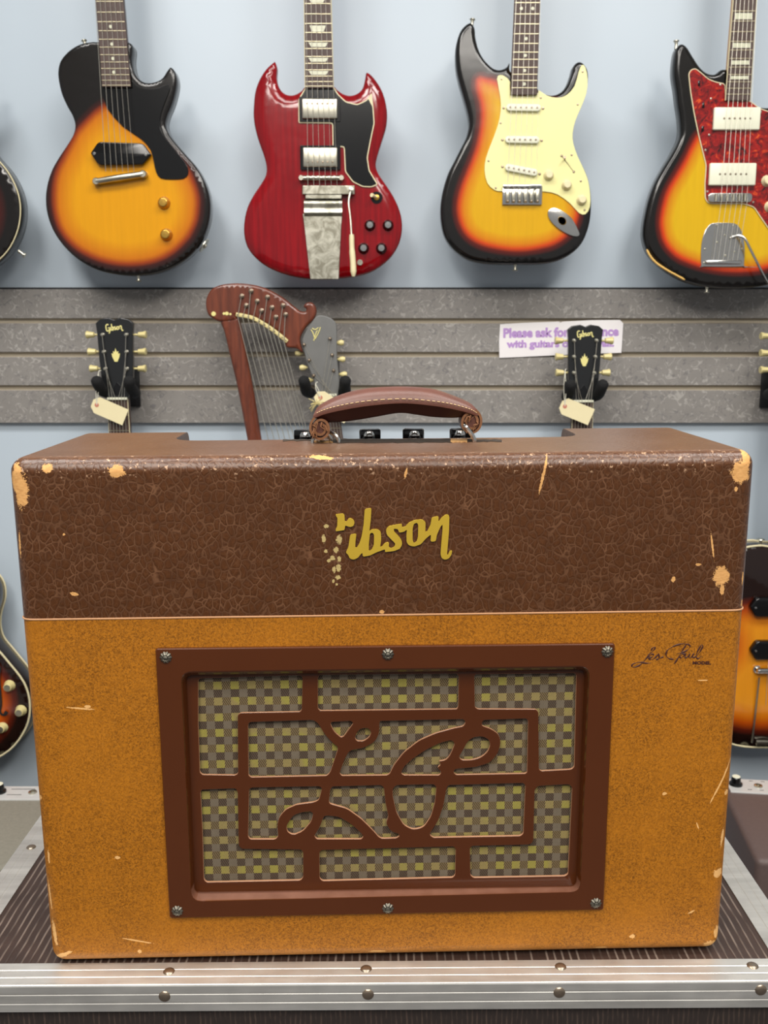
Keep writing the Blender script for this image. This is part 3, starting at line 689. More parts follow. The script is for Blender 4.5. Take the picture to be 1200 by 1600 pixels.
# slit torn in the top, under the handle
M['tear'] = simple('torn_dark_lining', (48, 38, 28), .9, var=.5, vscale=200)
def top2d(pts): return [(lambda p: (p.x, p.y))(top_on(MA, a, b, AH)) for a, b in pts]
def topplate(pl, z, th, mat, name, jag=.0):
    pl = [(p[0] + random.uniform(-jag, jag), p[1] + random.uniform(-jag, jag)) for p in pl]
    bm = BM(); a = [bm.verts.new((p[0], p[1], z)) for p in pl]; b = [bm.verts.new((p[0], p[1], z + th)) for p in pl]
    bm.faces.new(a); bm.faces.new(b)
    for i in range(len(pl)): bm.faces.new((a[i - 1], a[i], b[i], b[i - 1]))
    bmesh.ops.recalc_face_normals(bm, faces=bm.faces); return obj(name, bm, mat, amp, smooth=False)
def ragged(x0, x1, ya, yb, n=22):
    up_ = [(x0 + (x1 - x0) * i / n, ya + random.uniform(-.6, .6)) for i in range(n + 1)]; dn = [(x1 - (x1 - x0) * i / n, yb + random.uniform(-.8, .8)) for i in range(n + 1)]
    return top2d(up_ + dn)
topplate(ragged(442, 486, 687.2, 689.2, 8), AH - .0002, .0006, M['tear'], 'torn_lining')
topplate(ragged(520, 706, 686.0, 692.0), AH - .0002, .0006, M['tear'], 'torn_lining')
topplate(ragged(728, 784, 687, 690.4, 10), AH - .0002, .0006, M['tear'], 'torn_lining')
M['rawwood'] = simple('bare_wood', (190, 146, 92), .7, var=.25, vscale=120)
topplate(ragged(704, 730, 686.5, 691.5, 6), AH - .0001, .0009, M['rawwood'], 'bare_wood_patch')
topplate(ragged(486, 520, 689, 691.5, 6), AH - .0001, .0009, M['rawwood'], 'bare_wood_patch')

# handle
M['leather'] = simple('worn_brown_leather', (92, 54, 42), .42, var=.22, vscale=60, bump=.25, bscale=500)
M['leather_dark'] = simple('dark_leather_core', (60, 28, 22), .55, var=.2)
M['leather_raw'] = simple('frayed_leather_edge', (118, 78, 48), .8, var=.35, vscale=300, bump=.5)
M['stitch'] = simple('pale_stitching', (204, 174, 128), .7)
D3 = lambda x, y: (440 + x / 3, 560 + y / 3)
hy = top_on(MA, 600, 690, AH).y
handle = thing('amplifier_handle', '', '', MA)  # retyped below as a part of the amplifier
bpy.data.objects.remove(handle)
def hp(x, y, off=0): p = loc_on(MA, *D3(x, y), hy + off); return Vector((p.x, hy + off, p.z))
topc = [(165, 232), (195, 208), (280, 168), (400, 140), (560, 131), (700, 141), (800, 172), (880, 207), (915, 238)]
botc = [(200, 296), (240, 298), (330, 290), (440, 272), (550, 254), (630, 262), (710, 273), (800, 277), (862, 272)]
seam = [(150, 266), (200, 242), (280, 220), (400, 200), (560, 190), (700, 200), (800, 216), (880, 240), (915, 262)]
tc = smooth_open([hp(*p) for p in topc], 5); bc = smooth_open([hp(*p) for p in botc], 5); sc = smooth_open([hp(*p) for p in seam], 5)
bm = BM(); rings = []
n = len(tc)
for i in range(n):
    T_, S_, B_ = tc[i], sc[i], bc[i]; hh = T_ - S_; taper = .75 + .25 * sin(pi * i / (n - 1)); wy = .017 * taper
    ring = []
    for a in np.linspace(0, pi, 9):                                   # convex upper strap
        ring.append(S_ + hh * sin(a) + Vector((0, -cos(a) * wy, 0)))
    m_ = S_ + (B_ - S_) * .22
    ring += [m_ + Vector((0, wy, 0)), m_ + Vector((0, wy * .86, -.0005)), B_ + Vector((0, wy * .6, .002)), B_ + Vector((0, wy * .3, 0)), B_ + Vector((0, -wy * .3, 0)), B_ + Vector((0, -wy * .6, .002)), m_ + Vector((0, -wy * .86, -.0005)), m_ + Vector((0, -wy, 0))]
    rings.append([bm.verts.new(v) for v in ring])
for i in range(n - 1):
    m = len(rings[0])
    for k in range(m):
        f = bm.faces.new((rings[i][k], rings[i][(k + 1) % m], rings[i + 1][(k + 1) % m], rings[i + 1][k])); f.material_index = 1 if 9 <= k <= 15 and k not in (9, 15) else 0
bm.faces.new(rings[0]); bm.faces.new(rings[-1])
bmesh.ops.recalc_face_normals(bm, faces=bm.faces)
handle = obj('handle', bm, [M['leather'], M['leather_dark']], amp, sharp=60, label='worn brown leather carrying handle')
bm = BM()
for i in range(2, n - 2):
    a = sc[i] + Vector((0, -.0172 * (.75 + .25 * sin(pi * i / (n - 1))), .0012)); b = sc[i] * .4 + sc[i + 1] * .6 + Vector((0, -.0172 * (.75 + .25 * sin(pi * i / (n - 1))), .0012))
    tube(bm, [a, b], .00035, 5)
obj('stitching', bm, M['stitch'], handle)
for (cx, cz, s, r) in ((185, 322, -1, 14.5), (880, 292, 1, 15.0)):
    c = hp(cx, cz); R0 = r * .00058; bm = BM()
    # rolled strap end: spiral strip with depth
    turns = 1.9; N = 44; pr = []
    for i in range(N + 1):
        a = i / N * turns * 2 * pi; rad = R0 * (1.15 - .75 * i / N)
        pr.append(c + Vector((s * sin(a + .5) * rad, 0, cos(a + .5) * rad * 1.15)))
    w = .0125
    V_ = [[bm.verts.new(p + (p - c).normalized() * dr + Vector((0, dy, 0))) for dy, dr in ((-w, -.0010), (-w, .0012), (w, .0012), (w, -.0010))] for p in pr]
    for i in range(N):
        for k in range(4):
            f = bm.faces.new((V_[i][k], V_[i][(k + 1) % 4], V_[i + 1][(k + 1) % 4], V_[i + 1][k])); f.material_index = 1 if k == 0 else 0
    bm.faces.new(V_[0]); bm.faces.new(V_[-1]); bmesh.ops.recalc_face_normals(bm, faces=bm.faces)
    lathe(bm, [(R0 * .95, -w + .002), (R0 * .95, w - .002)], c, 'y', 20)
    obj('rolled_end', bm, [M['leather'], M['leather_raw']], handle)
    bm = BM()
    for k in range(7):
        a = random.uniform(0, 2 * pi); q = c + Vector((cos(a) * R0 * .6, -w - .0005, sin(a) * R0 * .7))
        tube(bm, [q, q + Vector((random.uniform(-.003, .003), -.001, random.uniform(-.006, .001))), q + Vector((random.uniform(-.004, .004), -.001, random.uniform(-.009, .0)))], [.0010, .0007, .0003], 5)
    obj('frayed_edge', bm, M['leather_raw'], handle)
    bm = BM()
    if s < 0:
        for dx, rz in ((-.0035, .5), (.0035, -.35)):
            torus(bm, c + Vector((dx + .004, -.004, -.014)), .0095, .0016, 'y', 20, 8, rot=Matrix.Rotation(rz, 3, 'Z'))
    else:
        a, b = hp(860, 315, -.012), hp(905, 392, -.012)
        pts = smooth_open([a + Vector((-.001, .012, .003)), a, a * .4 + b * .6 + Vector((.001, 0, .001)), b, b + Vector((.0, .003, -.004))], 5)
        tube(bm, pts, .0022, 8)
    obj('steel_ring', bm, M['chrome'], handle)

# ------------------------------------------------------------------ guitars
def uv_pts(crop, pts, Y):
    ox, oy, k = crop; return [(lambda p: (p.x, p.z))(P(ox + a / k, oy + b / k, Y)) for a, b in pts]
def body_mesh(outl, Yf, th, prof, rings=(.0012, .003, .0055, .009), grid=.009, contour=None, backprof=None, burst=None):
    """solid body: outline (x,z) list; front surface y = Yf + prof(distance to the edge)"""
    if area2(outl) < 0: outl = outl[::-1]
    A = np.array([tuple(p) for p in outl]); n = len(A)
    tn = np.roll(A, -1, 0) - np.roll(A, 1, 0); tn /= np.linalg.norm(tn, axis=1)[:, None] + 1e-12; nm = np.stack([-tn[:, 1], tn[:, 0]], 1)
    extra = []
    for d in rings:
        Q = A + nm * d; Q = Q[::1 if d < .004 else 2]
        ok = (dist_poly(Q, outl) > d * .93) & inside_poly(Q, outl); extra.append(Q[ok])
    x0, z0 = A.min(0); x1, z1 = A.max(0); g = []
    for i, z in enumerate(np.arange(z0, z1, grid * .87)):
        for x in np.arange(x0 + (grid / 2 if i % 2 else 0), x1, grid): g.append((x, z))
    g = np.array(g); ok = inside_poly(g, outl); g = g[ok]; g = g[dist_poly(g, outl) > rings[-1] + grid * .4]; extra.append(g)
    Q = np.concatenate([A] + extra)
    vo, eo, fo_, *_ = geometry.delaunay_2d_cdt([Vector(q) for q in Q], [(i, (i + 1) % n) for i in range(n)], [], 1, 1e-7)
    V = np.array([tuple(v) for v in vo]); D = dist_poly(V, outl)
    if burst is not None: Bv = burst(V, D)
    elif contour is not None: Bv = dist_poly(V, contour) * np.where(inside_poly(V, contour), 1, -1)
    else: Bv = D
    D_, G = grad_poly(V, outl)
    # inward normals, with the outline's own normal at the rim
    near = np.array([np.argmin(((A - v) ** 2).sum(1)) for v in V]); rim = D_ < 2e-4
    G = np.where(rim[:, None], nm[near], G / (D_[:, None] + 1e-12))
    # smooth the gradient by the nearest outline normals
    G = G * .4 + nm[near] * .6 * (D_ < .03)[:, None] + G * .6 * (D_ >= .03)[:, None]
    G /= np.linalg.norm(G, axis=1)[:, None] + 1e-12
    def slope(f, d): e = 1e-5; return (f(d + e) - f(max(d - e, 0))) / (e + min(d, e))
    bm = BM(); lay = bm.verts.layers.float.new('burst'); cn = bm.verts.layers.float_vector.new('cn'); m = len(V)
    fr_ = []; bk = []
    for v, d, b, g_, rm in zip(V, D, Bv, G, rim):
        q = bm.verts.new((v[0], Yf + prof(d), v[1])); q[lay] = float(b); fr_.append(q)
        s_ = slope(prof, d) if not rm else -4; q[cn] = Vector((s_ * g_[0], -1, s_ * g_[1])).normalized()
    bp = backprof or (lambda d: min(.004, max(0, .004 - d)))
    for v, d, b, g_, rm in zip(V, D, Bv, G, rim):
        q = bm.verts.new((v[0], Yf + th - bp(d), v[1])); q[lay] = -.05; bk.append(q)
        s_ = slope(bp, d) if not rm else -4; q[cn] = Vector((s_ * g_[0], 1, s_ * g_[1])).normalized()
    cnt = {}
    for f in fo_:
        bm.faces.new([fr_[i] for i in f]); bm.faces.new([bk[i] for i in f[::-1]])
        for i in range(len(f)):
            a, b = f[i], f[(i + 1) % len(f)]; cnt[(a, b)] = 1
    for (a, b) in cnt:
        if (b, a) not in cnt:
            bm.faces.new((fr_[b], fr_[a], bk[a], bk[b]))
    bmesh.ops.recalc_face_normals(bm, faces=bm.faces)
    return bm
def rnd(r, depth=None):
    depth = depth or r
    return lambda d: 0 if d >= r else depth * (1 - sqrt(max(0, 1 - (1 - d / r) ** 2)))
def quad_strip(pl, y, th, mat, name, parent, bev=0, **k):
    return obj(name, plate(pl, [], y, th, bev), mat, parent, world=True, smooth=False, **k)
def interp(a, b, t): return Vector(a) * (1 - t) + Vector(b) * t

def upper_neck(root, crop, Y, fb, frets, inlays, kind, bound=None, side='neckwood', ztop=2.2, strings_to=None, nstr=6):
    """fretboard quad fb = (TL, TR, BR, BL) in crop pixels at depth Y; extended upward out of the frame with a headstock"""
    ox, oy, k = crop
    W3 = lambda x, z: P(ox + x / k, oy + z / k, Y)
    TL, TR, BR, BL = [W3(*p) for p in fb]
    # extend upward
    ext = .34; d1 = (TL - BL).normalized(); d2 = (TR - BR).normalized()
    TLx = TL + d1 * ext; TRx = TR + d2 * ext
    # parallel-ish: keep at least 42 mm at nut
    pl = [(TLx.x, TLx.z), (TRx.x, TRx.z), (BR.x, BR.z), (BL.x, BL.z)]
    nk = [(p[0] + (.0015 if i in (0, 3) else -.0015), p[1] + (.0 if i < 2 else .01)) for i, p in enumerate(pl)]
    obj('neck', plate(nk, [], Y + .005, .020, .006), M[side], root, world=True)
    fbo = obj('fretboard', plate(pl, [], Y, .0055, .0006), M['rosewood'], root, world=True, smooth=False)
    if bound:
        for a, b in ((pl[0], pl[3]), (pl[1], pl[2])):
            bm = BM(); tube(bm, [(a[0], Y + .0015, a[1]), (b[0], Y + .0015, b[1])], .0014, 6); obj('fretboard_binding', bm, M[bound], fbo, world=True)
    H_ = fb[3][1] - fb[0][1]
    for fy in frets:
        tt = fy / H_; a = W3(fb[0][0] + (fb[3][0] - fb[0][0]) * tt, fy); b = W3(fb[1][0] + (fb[2][0] - fb[1][0]) * tt, fy)
        bm = BM(); tube(bm, [(a.x + .001, Y - .0002, a.z), (b.x - .001, Y - .0002, b.z)], .0009, 6); obj('fret', bm, M['fret'], fbo, world=True)
    for it in inlays:
        if kind == 'dot':
            p = W3(*it); bm = BM(); lathe(bm, [(.0032, 0), (.0032, .0005), (0, .0005)], (p.x, Y, p.z), 'y', 16); obj('inlay', bm, M['pearl'], fbo, world=True)
        else:
            x, y, w, h = it; s = .72 if kind == 'trap' else 1
            q = [W3(x - w / 2, y - h / 2), W3(x + w / 2, y - h / 2), W3(x + w / 2 * s, y + h / 2), W3(x - w / 2 * s, y + h / 2)]
            obj('inlay', plate([(v.x, v.z) for v in q], [], Y - .0004, .001), M['pearl'], fbo, world=True, smooth=False)
    # headstock above the frame
    mx = (TLx + TRx) / 2; ax = (d1 + d2).normalized(); sd = Vector((ax.z, 0, -ax.x))
    hs = [mx + sd * u + ax * v for u, v in ((-.022, 0), (-.036, .03), (-.040, .16), (-.02, .17), (.02, .17), (.040, .16), (.036, .03), (.022, 0))]
    obj('headstock', plate([(v.x, v.z) for v in hs], [], Y + .006, .014, .002), M['head_black'], root, world=True)
    # strings
    if strings_to:
        (lx, ly), (rx, ry) = strings_to
        for i in range(nstr):
            f_ = (i + .5) / nstr; a = interp(TLx, TRx, .1 + .8 * i / (nstr - 1)); b = interp(W3(lx, ly), W3(rx, ry), i / (nstr - 1))
            bm = BM(); tube(bm, [(a.x, Y - .0025, a.z), (b.x, Y - .009, b.z)], .00055 - .00004 * i, 5); obj('string', bm, M['string'], root, world=True)
    return mx, ax
def hanger(x, z, Y, label, half=.024, group='black slatwall guitar hangers', plate_z=(-.06, .03)):
    """wall plate, stem and two foam yoke arms; the neck hangs between them at (x, z)"""
    r = thing('guitar_hanger', label, 'hanger', T(x, WALL - .018, z), group)
    bm = BM(); box(bm, (-.025, -.006, plate_z[0]), (.025, .0015, plate_z[1]), .002); obj('wall_plate', bm, M['black_metal'], r)
    bm = BM(); tube(bm, [(0, -.005, -.02), (0, -.03, -.02), (0, Y + .036 - (WALL - .018), -.026)], .006, 8)
    tube(bm, [(-half, Y + .036 - (WALL - .018), -.026), (half, Y + .036 - (WALL - .018), -.026)], .005, 8); obj('stem', bm, M['black_metal'], r)
    for s in (-1, 1):
        yb = Y + .036 - (WALL - .018)
        pts = smooth_open([(s * (half + .004), yb + .004, -.026), (s * (half + .009), yb - .03, -.020), (s * (half + .009), yb - .058, -.006), (s * (half + .012), yb - .070, .010)], 5)
        bm = BM(); n_ = len(pts); tube(bm, pts, [.0122] * (n_ - 2) + [.0115, .008], 14); obj('foam_arm', bm, M['black_matte'], r)
    return r

def humbucker(root, cx, cz, w, h, Y, ring=True, poles_up=True):
    if ring:
        bm = plate(round_poly([(cx - w / 2 - .006, cz - h / 2 - .005), (cx + w / 2 + .006, cz - h / 2 - .005), (cx + w / 2 + .006, cz + h / 2 + .005), (cx - w / 2 - .006, cz + h / 2 + .005)], .002), [], Y - .004, .004, .0008)
        obj('pickup_ring', bm, M['black'], root, world=True, smooth=False)
    bm = BM(); box(bm, (cx - w / 2, Y - .010, cz - h / 2), (cx + w / 2, Y, cz + h / 2), .002, 3); pk = obj('pickup', bm, M['nickel'], root, world=True)
    for i in range(6):
        bm = BM(); lathe(bm, [(.0022, 0), (.0018, .0008), (0, .0009)], (cx + (i - 2.5) * w * .145, Y - .010, cz + h * (.25 if poles_up else -.25)), 'y', 10); obj('pole_screw', bm, M['rivet'], pk, world=True)
def knob(root, p, Y, mat, r=.009, h=.012, cap=None, sk=None):
    bm = BM(); lathe(bm, [(r * 1.25 if sk else r, 0), (r * 1.2 if sk else r, .002), (r * .92, h * .5), (r * .85, h - .001), (r * .7, h), (0, h)], (p.x, Y, p.z), 'y', 28, flute=.02, nf=14)
    k_ = obj('knob', bm, mat, root, world=True)
    if cap: bm = BM(); lathe(bm, [(r * .72, 0), (r * .7, .0008), (0, .001)], (p.x, Y - h, p.z), 'y', 20); obj('knob_top', bm, cap, k_, world=True)
    return k_
def button(root, p, d, name='strap_button', r=.006):
    d = Vector(d).normalized(); a = Vector(p); bm = BM(); tube(bm, [a - d * .004, a, a + d * .004, a + d * .010, a + d * .0105, a + d * .0125], [.004, .0035, .003, .004, r, r * .9], 12); obj(name, bm, M['nickel'], root, world=True)

YG = 2.065   # plane of the fronts of the upper row
# --- single-cut sunburst
c1 = (0, 0, 3.529)
JR = [(540, 228), (500, 228), (440, 240), (380, 275), (335, 325), (318, 375), (318, 430), (335, 510), (365, 580), (398, 640), (410, 690), (400, 740), (365, 800), (325, 860), (285, 930), (258, 1010), (248, 1090), (255, 1170), (280, 1250), (320, 1320), (380, 1390), (450, 1445), (540, 1490), (640, 1512), (740, 1518), (850, 1505), (950, 1470), (1040, 1410), (1100, 1340), (1140, 1250), (1155, 1160), (1150, 1080), (1125, 1000), (1080, 920), (1020, 850), (960, 780), (925, 730), (910, 680), (920, 630), (945, 570), (965, 500), (972, 440), (960, 390), (938, 368), (918, 390), (892, 428), (850, 450), (800, 453), (760, 430), (735, 390), (724, 330), (722, 240), (640, 228)]
JRC = [(560, 590), (500, 640), (430, 720), (390, 790), (345, 880), (310, 960), (295, 1060), (300, 1160), (330, 1260), (400, 1350), (500, 1415), (620, 1452), (740, 1458), (860, 1438), (960, 1385), (1040, 1305), (1085, 1210), (1095, 1110), (1075, 1020), (1030, 930), (950, 850), (860, 760), (760, 680), (660, 600), (600, 570)]
def root_at(name, label, px, py, Y, group=None): p = P(px, py, Y); return thing(name, label, 'guitar', T(p), group)
g1 = root_at('electric_guitar', 'single-cutaway tobacco sunburst guitar with black pickguard and one black pickup', 210, 430, YG)
ol = smooth_closed(uv_pts(c1, JR, YG), 5)
obj('body', body_mesh(ol, YG, .044, rnd(.006), contour=smooth_closed(uv_pts(c1, JRC, YG), 3)), M['burst_jr'], g1, world=True, sharp=50)
pg = [(562, 478), (580, 560), (600, 610), (680, 700), (780, 768), (832, 830), (850, 900), (862, 950), (888, 984), (950, 990), (1012, 986), (1038, 962), (1035, 920), (1005, 875), (945, 800), (898, 740), (883, 690), (888, 630), (912, 560), (938, 490), (925, 462), (880, 485), (820, 490), (760, 475), (725, 440), (722, 478)]
quad_strip(smooth_closed(uv_pts(c1, pg, YG), 2), YG - .0024, .0024, M['black'], 'pickguard', g1, bev=.0006)
upper_neck(g1, c1, YG - .010, ((527, 0), (680, 0), (722, 478), (562, 478)), (8, 67, 120, 170, 217, 260, 302, 342, 378, 412, 443, 470), ((610, 147), (617, 243), (623, 323), (628, 398)), 'dot', strings_to=((590, 950), (745, 955)))
pk = uv_pts(c1, [(508, 850), (545, 795), (560, 788), (780, 795), (800, 802), (840, 858), (795, 912), (560, 915), (545, 905)], YG)
a = obj('pickup', plate(round_poly(pk, .003), [], YG - .012, .012, .002, 2), M['black'], g1, world=True)
for s in ((530, 852), (812, 858)):
    p = P(s[0] / 3.529, s[1] / 3.529, YG); bm = BM(); lathe(bm, [(.0035, 0), (.003, .001), (0, .0012)], (p.x, YG - .0125, p.z), 'y', 12); obj('pickup_screw', bm, M['chrome'], a, world=True)
p, q = P(540 / 3.529, 1005 / 3.529, YG), P(797 / 3.529, 965 / 3.529, YG)
bm = BM(); tube(bm, smooth_open([(p.x, YG - .010, p.z), ((p.x + q.x) / 2, YG - .013, (p.z + q.z) / 2), (q.x, YG - .010, q.z)], 5), .0066, 12); br = obj('bridge', bm, M['nickel'], g1, world=True)
for v in (p, q):
    bm = BM(); lathe(bm, [(.0075, -.0), (.0075, .014), (.006, .016), (0, .016)], (v.x, YG, v.z), 'y', 18); obj('bridge_stud', bm, M['nickel'], br, world=True)
for x, y in ((905, 1120), (918, 1295)): knob(g1, P(x / 3.529, y / 3.529, YG), YG, M['gold'], .0105, .013, M['gold'], True)
p = P(455 / 3.529, 240 / 3.529, YG); button(g1, (p.x, YG + .02, p.z), (-.2, 0, 1)); p = P(750 / 3.529, 1516 / 3.529, YG); button(g1, (p.x, YG + .02, p.z), (0, 0, -1))
p = P(1112 / 3.529, 1345 / 3.529, YG); bm = BM(); lathe(bm, [(.016, -.001), (.016, .0012), (.006, .002), (.005, .005), (0, .005)], (p.x + .001, YG + .024, p.z - .001), 'y', 20, rot=Matrix.Rotation(radians(125), 3, 'Y') @ Matrix.Rotation(radians(-90), 3, 'X') @ Matrix.Rotation(0, 3, 'Z')); obj('jack_plate', bm, M['nickel'], g1, world=True)

# --- dark single-cut at the far left, mostly beyond the frame
g0 = root_at('electric_guitar', 'dark red-black sunburst guitar cut off by the left edge of the photo', -100, 420, YG)
J0 = [(x - 1046, y + 18 if y > 700 else y) for x, y in JR]
ol = smooth_closed(uv_pts(c1, J0, YG), 3)
ctr = smooth_closed(uv_pts(c1, [(-46 + (x - 700) * .78 - 300, 1110 + (y - 1060) * .78) for x, y in JRC], YG), 5)
obj('body', body_mesh(ol, YG, .05, rnd(.005), contour=ctr), M['burst_dark'], g0, world=True, sharp=50)
bm = BM(); pts = [(p[0], YG + .0035, p[1]) for p in ol]; tube(bm, pts + [pts[0]], .0014, 6, cap=False); obj('body_binding', bm, M['binding'], g0, world=True)
upper_neck(g0, (-1046 / 3.529, 0, 3.529), YG - .010, ((527, 0), (680, 0), (722, 478), (562, 478)), (8, 67, 120, 170, 217), (), 'dot', strings_to=((590, 950), (745, 955)))
p = P(95 / 3.529, 1385 / 3.529, YG); button(g0, (p.x - .003, YG + .025, p.z), (.8, 0, -.6), 'jack')

# --- cherry double-cut with horns
c2 = (340, 0, 3.529)
SGO = [(484, 470), (462, 492), (430, 512), (395, 518), (360, 505), (334, 470), (322, 420), (325, 370), (314, 333), (300, 340), (265, 372), (230, 425), (205, 490), (196, 560), (194, 640), (205, 710), (225, 780), (250, 850), (265, 910), (262, 960), (235, 1010), (195, 1070), (160, 1140), (143, 1220), (142, 1290), (160, 1360), (205, 1420), (270, 1470), (350, 1505), (440, 1528), (540, 1538), (640, 1535), (740, 1525), (840, 1500), (920, 1450), (975, 1390), (1008, 1320), (1018, 1240), (1005, 1160), (970, 1080), (925, 1010), (885, 950), (872, 900), (885, 840), (910, 760), (930, 690), (935, 620), (925, 550), (905, 490), (875, 440), (845, 405), (820, 392), (812, 430), (798, 480), (770, 508), (730, 520), (690, 510), (655, 485), (638, 470), (560, 470)]
g2 = root_at('electric_guitar', 'glossy cherry red double-horned guitar with nickel tailpiece and black pickguard', 505, 436, YG)
ol = smooth_closed(uv_pts(c2, SGO, YG), 3)
def sg(d): return 0 if d > .022 else (.0085 * (1 - d / .022) ** 1.6 + (.004 * (1 - sqrt(max(0, 1 - (1 - d / .004) ** 2))) if d < .004 else 0))
obj('body', body_mesh(ol, YG, .036, sg, rings=(.0012, .003, .006, .010, .015, .021), backprof=lambda d: .006 * max(0, 1 - d / .015)), M['cherry'], g2, world=True, sharp=50)
SGP = [(484, 485), (560, 478), (640, 478), (665, 520), (710, 562), (770, 576), (820, 553), (850, 512), (860, 600), (866, 680), (845, 780), (828, 870), (838, 940), (885, 1018), (850, 1034), (800, 1032), (745, 1005), (702, 947), (696, 812), (634, 812), (632, 682), (446, 680), (446, 548)]
pl = uv_pts(c2, SGP, YG)
quad_strip(round_poly(pl, .004, 3), YG - .0026, .0026, M['binding'], 'pickguard', g2, bev=.0003, label='black pickguard with a cream edge')
pgd = g2.children[-1] if g2.children else None
ctr = (sum(p[0] for p in pl) / len(pl), sum(p[1] for p in pl) / len(pl))
pin = BM()
A_ = [Vector(p) for p in round_poly(pl, .004, 3)]
if area2(A_) < 0: A_ = A_[::-1]
IN = []
for i, v in enumerate(A_):
    tn = (A_[(i + 1) % len(A_)] - A_[i - 1]).normalized(); IN.append(v + Vector((-tn.y, tn.x)) * .0022)
def inset(pl, d):
    A_ = [Vector(p[:2]) for p in pl]
    if area2(A_) < 0: A_ = A_[::-1]
    Q = []
    for i, v in enumerate(A_):
        t_ = (A_[(i + 1) % len(A_)] - A_[i - 1]); t_ = t_.normalized() if t_.length > 1e-9 else Vector((1, 0)); Q.append(v + Vector((-t_.y, t_.x)) * d)
    dd = dist_poly(Q, A_); return [q for q, k in zip(Q, dd) if k > d * .9]
obj('pickguard_face', plate(inset(round_poly(pl, .004, 3), .0022), [], YG - .0031, .001, 0), M['black'], g2, world=True, smooth=False)
upper_neck(g2, c2, YG - .010, ((478, 0), (625, 0), (638, 485), (483, 485)), (20, 77, 130, 180, 228, 268, 312, 350, 385, 420, 450, 475), ((548, 4, 90, 22), (552, 158, 90, 34), (555, 247, 108, 24), (556, 330, 112, 22), (557, 402, 112, 22)), 'trap', bound='binding', strings_to=((500, 1030), (660, 1030)), side='cherry')
def c2p(x, y): return P(340 + x / 3.529, y / 3.529, YG)
def rect(x0, y0, x1, y1): a = c2p(x0, y0); b = c2p(x1, y1); return a.x, b.z, b.x, a.z
for (x0, y0, x1, y1, up_) in ((467, 550, 662, 660, True), (472, 818, 662, 925, False)):
    a, b, c, d = rect(x0, y0, x1, y1); humbucker(g2, (a + c) / 2, (b + d) / 2, c - a, d - b, YG - .001, True, up_)
a, b, c, d = rect(452, 965, 695, 1007); bm = BM(); tube(bm, [(a + .003, YG - .010, (b + d) / 2), (c - .003, YG - .010, (b + d) / 2)], .0052, 12); br = obj('bridge', bm, M['nickel'], g2, world=True)
for x in (a + .004, c - .004): bm = BM(); lathe(bm, [(.006, 0), (.006, .012), (.0048, .0155), (0, .0155)], (x, YG, (b + d) / 2), 'y', 16); obj('bridge_post', bm, M['nickel'], br, world=True)
for i in range(6): bm = BM(); x = a + (c - a) * (.2 + .12 * i); box(bm, (x - .003, YG - .017, (b + d) / 2 - .003), (x + .003, YG - .012, (b + d) / 2 + .003), .0006); obj('bridge_saddle', bm, M['nickel'], br, world=True)
# vibrato tailpiece
f2 = lambda pts: [(lambda p: (p.x, p.z))(c2p(*q)) for q in pts]
vb_ = obj('tailpiece', plate(round_poly(f2([(470, 1180), (688, 1180), (683, 1240), (668, 1540), (512, 1540), (478, 1240)]), .002), [], YG - .0045, .0045, .0008), M['lyre'], g2, world=True, smooth=False)
bm = plate(round_poly(f2([(470, 1028), (757, 1028), (757, 1078), (470, 1078)]), .002), [], YG - .014, .010, .0015); merge(bm, plate(f2([(487, 1076), (685, 1076), (685, 1100), (487, 1100)]), [], YG - .012, .008, .001))
obj('tailpiece_bar', bm, M['lyre'], vb_, world=True, smooth=False)
bm = BM(); a = c2p(478, 1100); b = c2p(688, 1180); pr = [(a.z, -.004), (a.z - .004, -.010), (a.z - .010, -.012), ((a.z + b.z) / 2, -.009), (b.z + .006, -.0095), (b.z + .001, -.0125), (b.z - .003, -.010), (b.z - .005, -.0045)]
Ls = [[bm.verts.new((x, YG + h, z)) for z, h in pr] + [bm.verts.new((x, YG, pr[-1][0])), bm.verts.new((x, YG, pr[0][0]))] for x in (a.x, b.x)]
for i in range(len(Ls[0])): j = (i + 1) % len(Ls[0]); bm.faces.new((Ls[0][i], Ls[0][j], Ls[1][j], Ls[1][i]))
for q in Ls: bm.faces.new(q)
bmesh.ops.recalc_face_normals(bm, faces=bm.faces); obj('tailpiece_spring', bm, M['lyre'], vb_, world=True, sharp=60)
pts = [c2p(*q) for q in ((738, 1055), (732, 1080), (726, 1130), (736, 1220), (742, 1310))]
bm = BM(); tube(bm, smooth_open([(p.x, YG - .018 - .004 * i, p.z) for i, p in enumerate(pts)], 5), .0022, 8); lathe(bm, [(.0055, 0), (.0055, .006), (0, .007)], (pts[0].x, YG - .014, pts[0].z), 'y', 14); obj('vibrato_arm', bm, M['nickel'], g2, world=True)
pts = [c2p(*q) for q in ((742, 1302), (744, 1380), (750, 1460), (752, 1530))]
bm = BM(); tube(bm, smooth_open([(p.x, YG - .034, p.z) for p in pts], 5), [.0045] + [.0052] * 5 + [.006] * 5 + [.0062] * 3 + [.005, .003], 12); obj('arm_grip', bm, M['cream'], g2, world=True)
p = c2p(877, 1090); bm = BM(); lathe(bm, [(.012, 0), (.012, .0012), (0, .0014)], (p.x, YG, p.z), 'y', 24); sw = obj('toggle_switch', bm, M['black'], g2, world=True)
bm = BM(); lathe(bm, [(.006, 0), (.0055, .004), (0, .005)], (p.x, YG - .001, p.z), 'y', 16); obj('switch_nut', bm, M['gold'], sw, world=True)
q = c2p(850, 1082); bm = BM(); tube(bm, [(p.x, YG - .004, p.z), (q.x, YG - .018, q.z)], [.002, .0042], 10); obj('switch_tip', bm, M['cream'], sw, world=True)
for q in ((840, 1243), (940, 1243), (805, 1370), (903, 1370)): knob(g2, c2p(*q), YG, M['black'], .0092, .012, M['chrome'], True)
